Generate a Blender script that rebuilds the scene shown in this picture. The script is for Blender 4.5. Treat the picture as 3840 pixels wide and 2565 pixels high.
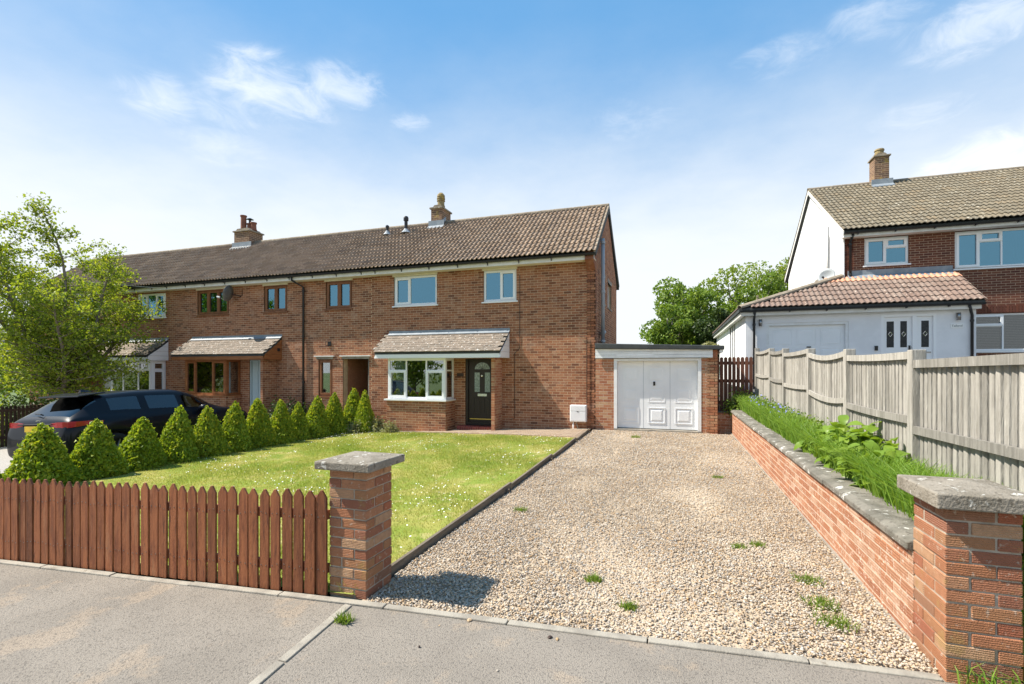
import bpy, math, random
import numpy as np
from mathutils import Vector, Matrix
R = math.radians
for o in list(bpy.data.objects): bpy.data.objects.remove(o)
SC = bpy.context.scene; COL = SC.collection

# ------------------------------------------------------------------ camera, world, sun, exposure
HC, FPX, YH, YAW = 1.72, 1836.0, 1385.0, math.atan(615/1836)
cam = bpy.data.cameras.new('camera'); camo = bpy.data.objects.new('camera', cam); COL.objects.link(camo)
cam.sensor_width = 36; cam.lens = 36*FPX/3840; cam.shift_y = (YH-1282.5)/3840
cam.clip_start = .05; cam.clip_end = 3000
camo.location = (0, 0, HC); camo.rotation_euler = (R(90), 0, YAW)
SC.camera = camo
TOSUN = Vector((-.74, -.19, .98)).normalized()
W = bpy.data.worlds.new('World'); SC.world = W; W.use_nodes = True

class NT:
    def __init__(s, tree): s.t = tree; s.t.nodes.clear()
    def n(s, typ, **kw):
        nd = s.t.nodes.new('ShaderNode'+typ)
        for k, v in kw.items():
            if k[0] == '_': setattr(nd, k[1:], v)
        for k, v in kw.items():
            if k[0] == '_': continue
            k2 = int(k[1:]) if k[0] == 'i' and k[1:].isdigit() else k.replace('__', ' ')
            sk = nd.inputs[k2]
            if isinstance(v, bpy.types.NodeSocket): s.t.links.new(v, sk)
            else:
                if sk.type == 'RGBA' and len(v) == 3: v = (*v, 1)
                sk.default_value = v
        return nd
    def mix(s, f, a, b, mode='MIX'):
        return s.n('MixRGB', Fac=f, Color1=a, Color2=b, _blend_type=mode).outputs[0]
    def math(s, op, a, b=0.0, c=0.0, clamp=False):
        return s.n('Math', _operation=op, _use_clamp=clamp, i0=a, i1=b, i2=c).outputs[0]
    def mr(s, v, a, b, c=0.0, d=1.0, smooth=True):
        return s.n('MapRange', _interpolation_type='SMOOTHSTEP' if smooth else 'LINEAR', i0=v, i1=a, i2=b, i3=c, i4=d).outputs[0]
    def ramp(s, f, cols, const=False):
        nd = s.n('ValToRGB', Fac=f); cr = nd.color_ramp
        if const: cr.interpolation = 'CONSTANT'
        n = len(cols)
        while len(cr.elements) < n: cr.elements.new(.5)
        for i, c in enumerate(cols):
            cr.elements[i].position = (i/n if const else i/max(1, n-1)); cr.elements[i].color = (*c[:3], 1)
        return nd.outputs[0]

def ray(u, v):
    x, z = (u-1920)/FPX, (YH-v)/FPX; c, s = math.cos(YAW), math.sin(YAW)
    return Vector((x*c-s, x*s+c, z))

w = NT(W.node_tree)
sky = w.n('TexSky', _sky_type='NISHITA', _sun_disc=False, _sun_elevation=math.asin(TOSUN.z),
          _sun_rotation=math.atan2(TOSUN.x, TOSUN.y), _air_density=1.0, _dust_density=.05, _ozone_density=1.3)
tc = w.n('TexCoord').outputs['Generated']
dv = w.n('VectorMath', _operation='NORMALIZE', i0=tc).outputs[0]
sep = w.n('SeparateXYZ', Vector=dv).outputs
zc = w.math('MAXIMUM', sep[2], 0.0)
inv = w.math('DIVIDE', 1.0, w.math('ADD', zc, .16))
plane = w.n('VectorMath', _operation='SCALE', i0=dv, Scale=inv).outputs[0]
nz = w.n('TexNoise', Vector=plane, Scale=1.5, Detail=7.0, Roughness=.58).outputs[0]
nz2 = w.n('TexNoise', Vector=plane, Scale=4.6, Detail=8.0, Roughness=.6).outputs[0]
low = w.mr(zc, .12, .55, 1.0, .12)
veil = w.math('MULTIPLY', w.mr(w.math('ADD', w.math('MULTIPLY', nz, .55), w.math('MULTIPLY', nz2, .45)), .44, .72, 0, .75), low)
hz = w.math('ADD', zc, w.math('ADD', w.math('MULTIPLY', w.math('SUBTRACT', nz, .5), -.12), w.math('MULTIPLY', w.math('SUBTRACT', nz2, .5), -.08)))
haze = w.mr(hz, .17, .60, 1.0, 0.0)
dens = w.math('MAXIMUM', w.math('MULTIPLY', veil, .35), w.math('MULTIPLY', haze, .96))
puff = w.n('Value').outputs[0]; puff.default_value = 0.0
nzf = w.n('TexNoise', Vector=w.n('VectorMath', _operation='MULTIPLY', i0=dv, i1=(1, 1, 2.2)).outputs[0], Scale=13.0, Detail=9.0, Roughness=.64, Distortion=.6).outputs[0]
for (px, py, rad, fl, amt) in ((600, 365, .075, .6, .8), (985, 310, .12, .55, .95), (1080, 385, .12, .4, .8), (1290, 325, .10, .5, .8), (880, 405, .11, .4, .6),
                               (1540, 455, .05, .45, .6), (2370, 450, .12, .35, .45), (2930, 215, .10, .35, .5), (3300, 60, .09, .5, .6),
                               (3640, 105, .11, .45, .85), (860, 560, .11, .35, .55), (3450, 430, .09, .3, .5), (3760, 640, .13, .62, 1.25), (3560, 680, .08, .6, 1.2)):
    d0 = ray(px, py).normalized()
    df = w.n('VectorMath', _operation='SUBTRACT', i0=dv, i1=d0).outputs[0]
    df = w.n('VectorMath', _operation='MULTIPLY', i0=df, i1=(1, 1, 1/fl)).outputs[0]
    ln = w.n('VectorMath', _operation='LENGTH', i0=df).outputs[1]
    m_ = w.mr(ln, 0.0, rad, 1.0, 0.0)
    v = w.math('ADD', nzf, w.math('MULTIPLY', m_, .34*min(1.3, amt+.25)))
    puff = w.math('MAXIMUM', puff, w.math('MULTIPLY', w.mr(v, .48, 1.0, 0.0, min(.72, amt*.64)), w.mr(m_, 0.0, .35)))
skc = w.n('HueSaturation', Hue=.5, Saturation=1.1, Value=.80, Fac=1.0, Color=sky.outputs[0]).outputs[0]
skc = w.mix(.75, skc, (.80, 2.20, 4.05))
skyc = w.mix(puff, w.mix(dens, skc, (4.55, 4.75, 4.9)), (5.5, 5.6, 5.7))
bg = w.n('Background', Color=skyc, Strength=.12)
w.t.links.new(bg.outputs[0], w.n('OutputWorld').inputs[0])

sl = bpy.data.lights.new('sun', 'SUN'); sl.energy = 5.0; sl.angle = R(.53); sl.color = (1, .935, .82)
so = bpy.data.objects.new('sun', sl); COL.objects.link(so); so.location = (-20, -8, 30)
so.rotation_euler = TOSUN.to_track_quat('Z', 'Y').to_euler()
SC.view_settings.view_transform = 'Standard'; SC.view_settings.look = 'None'
SC.view_settings.exposure = .88; SC.view_settings.gamma = 1; SC.view_settings.use_curve_mapping = False

# ------------------------------------------------------------------ materials
MATS = {}
def mk(name, c1, c2=None, ns=6., rough=.85, bump=0., bs=60., rnds=None, metal=0., spec=.4, wear=None, wear2=None, st=(1, 1, 1), var=.0, coat=0., ribs=0.):
    m = bpy.data.materials.new(name); m.use_nodes = True; t = NT(m.node_tree)
    pos = t.n('NewGeometry').outputs['Position']
    p = t.n('VectorMath', _operation='MULTIPLY', i0=pos, i1=st).outputs[0]
    rv = None
    if rnds or var:
        a = t.n('Attribute', _attribute_name='rnd').outputs['Fac']
        rv = t.math('FRACT', t.math('ADD', a, t.n('ObjectInfo').outputs['Random']))
    col = t.ramp(rv, rnds) if rnds else None
    if col is None: col = t.n('RGB').outputs[0]; col.default_value = (*c1, 1)
    nf = t.n('TexNoise', Vector=p, Scale=ns, Detail=5.0, Roughness=.6).outputs[0]
    if c2: col = t.mix(t.mr(nf, .38, .64), col, c2)
    elif rnds: col = t.mix(t.mr(nf, .3, .75, 0, .35), col, tuple(x*.6 for x in c1))
    if var: col = t.mix(1.0, col, t.ramp(rv, [(1-var,)*3, (1+var*.4,)*3]), 'MULTIPLY')
    for wv in (wear, wear2):
        if wv:
            wn = t.n('TexNoise', Vector=p, Scale=wv[2], Detail=6.0, Roughness=.65).outputs[0]
            col = t.mix(t.mr(wn, wv[1], wv[1]+.08, 0, wv[3] if len(wv) > 3 else .9), col, wv[0])
    b = t.n('BsdfPrincipled', Base__Color=col, Roughness=rough, Metallic=metal)
    b.inputs['Specular IOR Level'].default_value = spec
    b.inputs['Coat Weight'].default_value = coat; b.inputs['Coat Roughness'].default_value = .04
    if bump:
        h = t.n('TexNoise', Vector=p, Scale=bs, Detail=4.0).outputs[0]
        if ribs:
            sx = t.n('SeparateXYZ', Vector=pos).outputs
            wv_ = t.math('SINE', t.math('ADD', t.math('MULTIPLY', sx[2], ribs), t.math('MULTIPLY', nf, 3.0)))
            h = t.math('ADD', h, t.math('MULTIPLY', wv_, .13))
        bn = t.n('Bump', Strength=min(1, bump), Distance=.01, Height=h)
        t.t.links.new(bn.outputs[0], b.inputs['Normal'])
    t.t.links.new(b.outputs[0], t.n('OutputMaterial').inputs[0])
    MATS[name] = m; return m

def leafmat(name, cols, trans=.35, rough=.55):
    m = bpy.data.materials.new(name); m.use_nodes = True; t = NT(m.node_tree)
    a = t.n('Attribute', _attribute_name='rnd').outputs['Fac']
    rv = t.math('FRACT', t.math('ADD', a, t.math('MULTIPLY', t.n('ObjectInfo').outputs['Random'], .22)))
    col = t.ramp(rv, cols)
    b = t.n('BsdfPrincipled', Base__Color=col, Roughness=rough); b.inputs['Specular IOR Level'].default_value = .35
    tr = t.n('BsdfTranslucent', Color=t.mix(1.0, col, (1.25, 1.2, .55), 'MULTIPLY'))
    mx = t.n('MixShader', Fac=trans, i1=b.outputs[0], i2=tr.outputs[0])
    t.t.links.new(mx.outputs[0], t.n('OutputMaterial').inputs[0]); MATS[name] = m

def glassmat(name, base=.22, tint=(.75, .85, .85), rough=0.0, rcol=(1, 1, 1)):
    m = bpy.data.materials.new(name); m.use_nodes = True; t = NT(m.node_tree)
    fr = t.n('Fresnel', IOR=1.5).outputs[0]
    f = t.math('ADD', t.math('MULTIPLY', fr, 1-base), base, clamp=True)
    pos = t.n('NewGeometry').outputs['Position']
    nb = t.n('Bump', Strength=.05, Distance=.02, Height=t.n('TexNoise', Vector=pos, Scale=1.3, Detail=1.0).outputs[0])
    g = t.n('BsdfGlossy', Color=rcol, Roughness=rough, Normal=nb.outputs[0]); tr = t.n('BsdfTransparent', Color=tint)
    mx = t.n('MixShader', Fac=f, i1=tr.outputs[0], i2=g.outputs[0])
    t.t.links.new(mx.outputs[0], t.n('OutputMaterial').inputs[0]); MATS[name] = m

BRK = [(.18, .070, .040), (.38, .165, .085), (.26, .105, .058), (.42, .205, .115), (.15, .065, .042), (.36, .145, .072), (.34, .17, .105)]
mk('house_brick', (0.28, 0.12, 0.075), ns=14, rnds=BRK, bump=.2, bs=120, rough=.92, spec=.2, wear=((.42, .27, .19), .56, 2.2, .38), wear2=((.13, .055, .035), .60, 1.4, .35))
mk('mortar', (.58, .43, .285), (.48, .345, .225), ns=5, bump=.15, bs=150, rough=.95, spec=.1)
mk('garage_brick', (.36, .17, .1), ns=14, rnds=[(.40, .17, .085), (.36, .145, .078), (.44, .20, .11), (.48, .29, .17), (.33, .13, .075), (.42, .19, .10), (.50, .33, .20)], bump=.2, bs=120, rough=.92, spec=.2)
mk('neighbour_brick', (.15, .06, .04), ns=12, rnds=[(.115, .043, .030), (.165, .062, .040), (.135, .052, .036), (.20, .082, .050), (.095, .038, .030), (.17, .06, .036)], bump=.2, bs=120, rough=.9, spec=.2)
mk('neighbour_mortar', (.52, .38, .26), (.45, .33, .23), ns=5, bump=.3, bs=150, rough=.95, spec=.1)
mk('pillar_brick', (.34, .16, .09), ns=22, rnds=[(.37, .135, .072), (.28, .125, .08), (.41, .175, .092), (.46, .29, .175), (.34, .115, .065), (.245, .13, .09), (.38, .195, .10), (.36, .155, .08)],
   bump=.8, bs=130, rough=.95, spec=.15, ribs=520., wear=((.52, .44, .36), .58, 26., .55), wear2=((.34, .22, .08), .58, 7., .5))
mk('wall_brick', (.45, .22, .12), ns=18, rnds=[(.44, .20, .11), (.37, .155, .088), (.48, .265, .165), (.52, .33, .23), (.41, .185, .105), (.34, .145, .085), (.48, .23, .135)],
   bump=.9, bs=130, rough=.95, spec=.15, ribs=300., wear=((.66, .56, .47), .555, 26., .6), wear2=((.34, .16, .09), .56, 11., .45))
mk('pillar_mortar', (.44, .38, .31), (.33, .28, .225), ns=9, bump=.6, bs=120, rough=.97, spec=.1)
mk('wall_mortar', (.56, .46, .36), (.45, .36, .28), ns=9, bump=.6, bs=120, rough=.97, spec=.1)
mk('cap_concrete', (0.27, 0.24, 0.199), (0.188, 0.165, 0.131), ns=7, bump=.9, bs=75, rough=.95, spec=.15, wear=((.60, .58, .53), .575, 14., .85), wear2=((.09, .075, .055), .56, 24., .65))
mk('coping_concrete', (0.217, 0.199, 0.168), (0.14, 0.13, 0.108), ns=5, bump=.9, bs=75, rough=.95, spec=.15, wear=((.62, .60, .56), .585, 9., .9), wear2=((.09, .08, .065), .56, 22., .65))
TIL = [(.30, .215, .145), (.24, .172, .118), (.36, .265, .185), (.27, .205, .15), (.32, .235, .165), (.22, .162, .118)]
mk('roof_tile', (.24, .15, .11), ns=20, rnds=TIL, bump=.5, bs=90, rough=.93, spec=.2, wear=((.48, .43, .36), .59, 15., .7), wear2=((.10, .07, .052), .58, 12., .5))
mk('canopy_tile', (.26, .2, .16), ns=20, rnds=[(.235, .195, .155), (.19, .16, .13), (.27, .22, .175), (.215, .175, .14)], bump=.5, bs=90, rough=.93, spec=.2, wear=((.70, .68, .64), .58, 16., .9), wear2=((.13, .11, .09), .55, 6., .6))
mk('neighbour_tile', (0.186, 0.155, 0.112), ns=18, rnds=[(0.186, 0.158, 0.112), (0.155, 0.13, 0.093), (0.211, 0.177, 0.124), (0.167, 0.146, 0.108), (0.205, 0.161, 0.105)], bump=.5, bs=90, rough=.95, spec=.15, wear=((.55, .53, .46), .585, 15., .8), wear2=((.12, .10, .07), .55, 8., .6))
mk('extension_tile', (0.225, 0.161, 0.132), ns=18, rnds=[(0.231, 0.165, 0.136), (0.197, 0.136, 0.11), (0.26, 0.197, 0.162), (0.211, 0.154, 0.128), (0.244, 0.169, 0.134)], bump=.5, bs=90, rough=.95, spec=.15, wear=((.56, .49, .42), .585, 15., .7), wear2=((.14, .09, .065), .56, 8., .6))
mk('new_tile', (.52, .25, .15), (.58, .31, .21), ns=6, bump=.3, bs=90, rough=.85)
mk('ridge_tile', (.30, .25, .19), (.22, .18, .135), ns=5, bump=.7, bs=60, rough=.95, wear=((.50, .46, .38), .60, 7., .8))
mk('lead', (.20, .235, .27), (.27, .30, .33), ns=4, rough=.5, spec=.4, bump=.2, bs=20)
mk('white_plastic', (.80, .81, .82), rough=.28, spec=.5)
mk('white_paint', (.76, .77, .77), (.70, .70, .69), ns=5, rough=.5, bump=.1, bs=30)
mk('fascia_white', (.74, .73, .70), (.66, .64, .59), ns=4, rough=.5)
mk('cream_paint', (.72, .66, .50), (.66, .60, .46), ns=4, rough=.6)
mk('white_render', (.78, .78, .79), (.73, .73, .74), ns=2, rough=.9, bump=.35, bs=140, spec=.15)
mk('black_plastic', (.018, .018, .02), rough=.35)
mk('grey_plastic', (.34, .37, .40), (.30, .33, .36), ns=3, rough=.45)
mk('brown_wood', (.22, .085, .032), (.16, .058, .02), ns=6, rough=.5, st=(1, 1, .2), bump=.2, bs=60)
mk('orange_wood', (.30, .115, .04), (.24, .085, .028), ns=6, rough=.55, st=(.4, .4, 3))
mk('picket_stain', (.33, .115, .046), (.215, .070, .030), ns=9, rough=.62, spec=.35, st=(3, 3, .35), bump=.5, bs=70, var=.42, wear=((.085, .032, .018), .59, 18., .8), wear2=((.36, .17, .085), .58, 6., .5))
mk('gate_stain', (.17, .065, .035), (.12, .045, .026), ns=9, rough=.65, st=(3, 3, .3), var=.3)
mk('dark_stain', (.06, .035, .02), (.04, .022, .014), ns=6, rough=.75, st=(3, 3, .3), var=.3)
mk('weathered_wood', (0.40, 0.375, 0.335), (0.29, 0.27, 0.24), ns=9, rough=.92, spec=.15, st=(3, 3, .28), bump=.6, bs=60, var=.36, wear=((.19, .17, .145), .62, 12., .7), wear2=((.56, .53, .48), .60, 7., .6))
mk('edging_wood', (.19, .155, .115), (.12, .095, .07), ns=8, rough=.95, st=(2, .3, 2), bump=.6, bs=60)
mk('garage_white', (.80, .815, .83), (.76, .775, .79), ns=2, rough=.38, spec=.4)
mk('felt', (.035, .04, .042), (.055, .06, .06), ns=4, rough=.75, bump=.3, bs=80)
mk('asphalt', (.262, .232, .198), (.226, .20, .171), ns=1.6, rough=.97, spec=.1, bump=1., bs=110, wear=((.46, .34, .23), .55, 2.1, .24), wear2=((.10, .09, .08), .525, 60., .6))
mk('road_asphalt', (.11, .105, .10), (.09, .085, .08), ns=2, rough=.95, bump=.7, bs=170)
mk('edging_concrete', (.33, .30, .25), (.24, .215, .18), ns=6, rough=.95, bump=.5, bs=90, wear=((.14, .115, .085), .63, 8., .7))
mk('gravel_bed', (.50, .405, .295), (.36, .28, .20), ns=45, rough=.97, bump=1., bs=60)
mk('pale_gravel', (.40, .37, .33), (.28, .255, .225), ns=40, rough=.97, bump=1., bs=50)
mk('soil', (.11, .08, .05), (.07, .05, .03), ns=12, rough=1, bump=1, bs=30)
mk('far_grass', (.10, .14, .04), (.07, .11, .03), ns=.6, rough=1)
mk('lawn_ground', (.19, .245, .045), (.31, .29, .085), ns=1.3, rough=1, spec=.05, bump=.6, bs=80, wear=((.13, .21, .03), .54, .8, .7), wear2=((.42, .35, .16), .55, 2.8, .6))
mk('paver', (.3, .22, .15), ns=12, rnds=[(.33, .245, .165), (.28, .20, .14), (.36, .27, .19), (.30, .23, .175)], rough=.95, bump=.5, bs=90)
mk('red_brick', (.25, .06, .05), ns=12, rnds=[(.24, .055, .045), (.30, .075, .06), (.20, .05, .042)], rough=.8)
mk('bark', (.23, .20, .155), (.13, .11, .085), ns=10, rough=.95, st=(1, 1, .3), bump=.8, bs=30)
mk('terracotta', (.24, .10, .065), (.17, .07, .05), ns=6, rough=.9)
mk('chimney_pot', (.31, .24, .12), (.20, .15, .09), ns=5, rough=.95, wear=((.42, .30, .07), .55, 5., .7))
mk('chimney_brick', (.2, .12, .07), ns=10, rnds=[(.16, .095, .062), (.21, .12, .075), (.13, .08, .06), (.25, .14, .085)], bump=.5, bs=90, rough=.95, wear=((.36, .24, .055), .56, 4.0, .8))
mk('blue_door', (.40, .50, .54), rough=.4)
mk('dark_door', (.030, .021, .018), (.024, .017, .015), ns=8, rough=.42, st=(4, 4, .4), bump=.15, bs=60)
mk('leaded_glass', (.30, .36, .35), (.16, .21, .20), ns=26, rough=.12, spec=.8)
mk('dark_strip', (.02, .022, .024), (.035, .04, .042), ns=30, rough=.3, spec=.25)
mk('chrome', (.75, .75, .76), metal=1., rough=.18)
mk('brass', (.62, .46, .16), metal=1., rough=.3)
mk('steel', (.30, .30, .30), metal=1., rough=.35)
mk('dish_grey', (.36, .385, .40), (.30, .32, .33), ns=5, rough=.5)
mk('dish_dark', (.10, .10, .10), (.14, .14, .135), ns=5, rough=.5)
mk('curtain', (.82, .83, .84), rough=.9)
mk('blind', (.50, .51, .50), rough=.6)
mk('white_blind', (.45, .46, .45), rough=.6)
mk('room_paint', (.17, .16, .145), rough=.9)
mk('meter_white', (.80, .80, .81), (.74, .74, .75), ns=3, rough=.4)
mk('car_paint', (.004, .005, .009), rough=.4, spec=.12, coat=.28)
mk('car_trim', (.020, .020, .021), rough=.55)
mk('tyre', (.018, .018, .018), rough=.85)
mk('tail_red', (.38, .008, .014), rough=.12, spec=.7, coat=.6)
mk('plate_yellow', (.72, .47, .03), (.56, .36, .04), ns=6, rough=.4)
mk('sign_white', (.85, .85, .83), rough=.4)
mk('sign_ink', (.05, .06, .07), rough=.5)
mk('plaque', (.05, .03, .022), rough=.4)
mk('mesh_flower', (.85, .85, .82), rough=.8)
mk('blue_flower', (.25, .27, .62), rough=.8)
mk('stone', (.42, .33, .24), ns=60, rnds=[(.50, .38, .255), (.43, .345, .26), (.60, .50, .39), (.36, .275, .195), (.53, .37, .215), (.31, .275, .235), (.65, .585, .50), (.47, .315, .17), (.40, .33, .27), (.20, .17, .145), (.38, .36, .335), (.50, .475, .44), (.30, .22, .14), (.50, .31, .15)], rough=.85, spec=.25, wear=((.66, .56, .44), .48, 1.1, .22), wear2=((.20, .155, .115), .565, 5., .4))
glassmat('glass', .20, (.66, .73, .73))
glassmat('glass_low', .05, (.55, .60, .60))
glassmat('glass_up', .25, (.22, .28, .30), rcol=(.33, .72, .98))  # upper panes: reflection of a bluer sky put into the glossy colour
glassmat('car_glass', .05, (.10, .13, .14))
leafmat('tree_leaf', [(.15, .225, .022), (.23, .315, .03), (.34, .41, .045), (.18, .255, .026), (.42, .43, .055)], .5)
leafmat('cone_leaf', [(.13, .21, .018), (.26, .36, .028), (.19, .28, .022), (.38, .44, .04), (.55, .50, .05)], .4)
leafmat('green_leaf', [(.09, .16, .022), (.165, .26, .035), (.225, .33, .048), (.125, .20, .03), (.28, .35, .06)], .4)
leafmat('light_leaf', [(.16, .24, .035), (.24, .32, .05), (.20, .29, .04), (.32, .35, .07)], .45)
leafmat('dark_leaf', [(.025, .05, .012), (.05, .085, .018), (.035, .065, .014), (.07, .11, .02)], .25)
leafmat('pale_leaf', [(.16, .18, .07), (.34, .33, .16), (.22, .24, .10), (.42, .40, .24)], .3)
leafmat('grass_blade', [(.155, .25, .03), (.22, .30, .045), (.32, .345, .075), (.43, .385, .14), (.18, .27, .035)], .4, .6)
leafmat('tall_blade', [(.13, .25, .03), (.19, .33, .04), (.26, .38, .06), (.15, .28, .04)], .45, .5)
leafmat('broad_leaf', [(.13, .23, .025), (.22, .33, .04), (.17, .28, .03), (.29, .38, .06)], .4, .4)

# ------------------------------------------------------------------ building helpers
def rinv(parent): return Matrix.Translation(-Vector(parent['_o'])) if parent is not None and '_o' in parent else Matrix()
def adopt(o, parent):
    COL.objects.link(o)
    if parent is not None: o.parent = parent; o.matrix_parent_inverse = rinv(parent)
    return o
def tag(o, label=None, cat=None, group=None, kind=None):
    for k, v in (('label', label), ('category', cat), ('group', group), ('kind', kind)):
        if v: o[k] = v
    return o
def thing(name, label, cat, loc=(0, 0, 0), group=None):
    o = bpy.data.objects.new(name, None); COL.objects.link(o); o.location = loc; o['_o'] = list(loc); o.empty_display_size = .2
    return tag(o, label, cat, group)
def npmesh(name, V, F, mat, rnd=None, smooth=False):
    V = np.asarray(V, np.float32); F = np.asarray(F, np.int32); me = bpy.data.meshes.new(name)
    m, k = F.shape
    me.vertices.add(len(V)); me.vertices.foreach_set('co', V.ravel())
    me.loops.add(m*k); me.loops.foreach_set('vertex_index', F.ravel())
    me.polygons.add(m); me.polygons.foreach_set('loop_start', np.arange(0, m*k, k, dtype=np.int32))
    me.polygons.foreach_set('use_smooth', np.full(m, bool(smooth)))
    me.update(calc_edges=True)
    if rnd is not None:
        a = me.attributes.new('rnd', 'FLOAT', 'FACE'); a.data.foreach_set('value', np.asarray(rnd, np.float32))
    me.materials.append(MATS[mat]); return me
def npobj(name, V, F, mat, parent=None, rnd=None, smooth=False):
    return adopt(bpy.data.objects.new(name, npmesh(name, V, F, mat, rnd, smooth)), parent)

class G:
    def __init__(s): s.v = []; s.f = []; s.r = []
    def add(s, vs, fs, r=0.):
        b = len(s.v); s.v += [tuple(p) for p in vs]; s.f += [tuple(b+i for i in f) for f in fs]; s.r += [r]*len(fs); return s
    def hexa(s, p, r=0.): return s.add(p, [(0, 3, 2, 1), (4, 5, 6, 7), (0, 1, 5, 4), (1, 2, 6, 5), (2, 3, 7, 6), (3, 0, 4, 7)], r)
    def box(s, x0, x1, y0, y1, z0, z1, r=0.):
        return s.hexa([(x0, y0, z0), (x1, y0, z0), (x1, y1, z0), (x0, y1, z0), (x0, y0, z1), (x1, y0, z1), (x1, y1, z1), (x0, y1, z1)], r)
    def prism(s, poly, axis, a, b):
        n = len(poly)
        mp = {'x': lambda p, t: (t, p[0], p[1]), 'y': lambda p, t: (p[0], t, p[1]), 'z': lambda p, t: (p[0], p[1], t)}[axis]
        return s.add([mp(p, a) for p in poly]+[mp(p, b) for p in poly],
                     [tuple(range(n-1, -1, -1)), tuple(range(n, 2*n))]+[(i, (i+1) % n, n+(i+1) % n, n+i) for i in range(n)])
    def tube(s, pts, rad, n=8, caps=True):
        pts = [Vector(p) for p in pts]; rad = rad if isinstance(rad, (list, tuple)) else [rad]*len(pts); vs = []; fs = []
        up = None
        for i, p in enumerate(pts):
            t = (pts[min(i+1, len(pts)-1)]-pts[max(i-1, 0)]).normalized()
            if up is None: up = t.orthogonal().normalized()
            up = (up-t*up.dot(t)); up = up.normalized() if up.length > 1e-5 else t.orthogonal().normalized()
            sd = t.cross(up)
            for k in range(n):
                a = 2*math.pi*k/n; vs.append(p+(up*math.cos(a)+sd*math.sin(a))*rad[i])
        for i in range(len(pts)-1):
            for k in range(n): fs.append((i*n+k, i*n+(k+1) % n, (i+1)*n+(k+1) % n, (i+1)*n+k))
        if caps: fs += [tuple(range(n-1, -1, -1)), tuple(range((len(pts)-1)*n, len(pts)*n))]
        return s.add(vs, fs)
    def lathe(s, prof, c=(0, 0, 0), n=16, M=None):
        vs = []; fs = []
        for (r, z) in prof:
            for k in range(n):
                a = 2*math.pi*k/n; p = Vector((r*math.cos(a), r*math.sin(a), z)); p = (M @ p if M else p)+Vector(c); vs.append(p)
        for i in range(len(prof)-1):
            for k in range(n): fs.append((i*n+k, i*n+(k+1) % n, (i+1)*n+(k+1) % n, (i+1)*n+k))
        fs += [tuple(range(n-1, -1, -1)), tuple(range((len(prof)-1)*n, len(prof)*n))]
        return s.add(vs, fs)
    def mesh(s, name, mat, smooth=False):
        me = bpy.data.meshes.new(name); me.from_pydata(s.v, [], s.f); me.update()
        if any(s.r): a = me.attributes.new('rnd', 'FLOAT', 'FACE'); a.data.foreach_set('value', s.r)
        if smooth: me.polygons.foreach_set('use_smooth', [True]*len(me.polygons))
        me.materials.append(MATS[mat]); return me
    def obj(s, name, mat, parent=None, smooth=False, auto=None):
        o = adopt(bpy.data.objects.new(name, s.mesh(name, mat, smooth)), parent)
        return o
def bevel(o, wd=.008, seg=2):
    m = o.modifiers.new('bevel', 'BEVEL'); m.width = wd; m.segments = seg; m.limit_method = 'ANGLE'; return o
def B(name, mat, parent, *a): return G().box(*a).obj(name, mat, parent)

class Fr:                                   # wall frame: u along, w outwards, z up
    def __init__(s, O, U):
        s.O = Vector(O); s.U = Vector(U).normalized(); s.N = s.U.cross(Vector((0, 0, 1)))
    def p(s, u, w, z): return s.O+s.U*u+s.N*w+Vector((0, 0, z))
    def box(s, g, u0, u1, w0, w1, z0, z1, r=0.):
        return g.hexa([s.p(u0, w1, z0), s.p(u1, w1, z0), s.p(u1, w0, z0), s.p(u0, w0, z0), s.p(u0, w1, z1), s.p(u1, w1, z1), s.p(u1, w0, z1), s.p(u0, w0, z1)], r)
    def mat(s): return Matrix((s.U, -s.N, (0, 0, 1))).transposed().to_4x4()

rng = np.random.default_rng(7); random.seed(7)
def slab_with_holes(g, F, u0, u1, z0, z1, w0, w1, holes):
    us = sorted({u0, u1, *[min(max(h[i], u0), u1) for h in holes for i in (0, 1)]}); zs = sorted({z0, z1, *[min(max(h[i], z0), z1) for h in holes for i in (2, 3)]})
    for i in range(len(us)-1):
        run = None
        for j in range(len(zs)-1):
            cu, cz = (us[i]+us[i+1])/2, (zs[j]+zs[j+1])/2
            solid = not any(h[0] < cu < h[1] and h[2] < cz < h[3] for h in holes)
            if solid: run = [zs[j], zs[j+1]] if run is None else [run[0], zs[j+1]]
            if run and (not solid or j == len(zs)-2): F.box(g, us[i], us[i+1], w0, w1, run[0], run[1]); run = None
CAMP = Vector((0, 0, HC))
def chamfer(l, d, h, c):                     # box centred on 0, chamfered front edges
    x, y, z = l/2, d/2, h/2
    V = [(-x, -y, -z), (x, -y, -z), (x, -y, z), (-x, -y, z), (-x, y-c, -z), (x, y-c, -z), (x, y-c, z), (-x, y-c, z), (-x+c, y, -z+c), (x-c, y, -z+c), (x-c, y, z-c), (-x+c, y, z-c)]
    Fc = [(0, 1, 5, 4), (1, 2, 6, 5), (2, 3, 7, 6), (3, 0, 4, 7), (4, 5, 9, 8), (5, 6, 10, 9), (6, 7, 11, 10), (7, 4, 8, 11), (8, 9, 10, 11)]
    return np.array(V)*np.array((1, -1, 1)), [f[::-1] for f in Fc]
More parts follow.
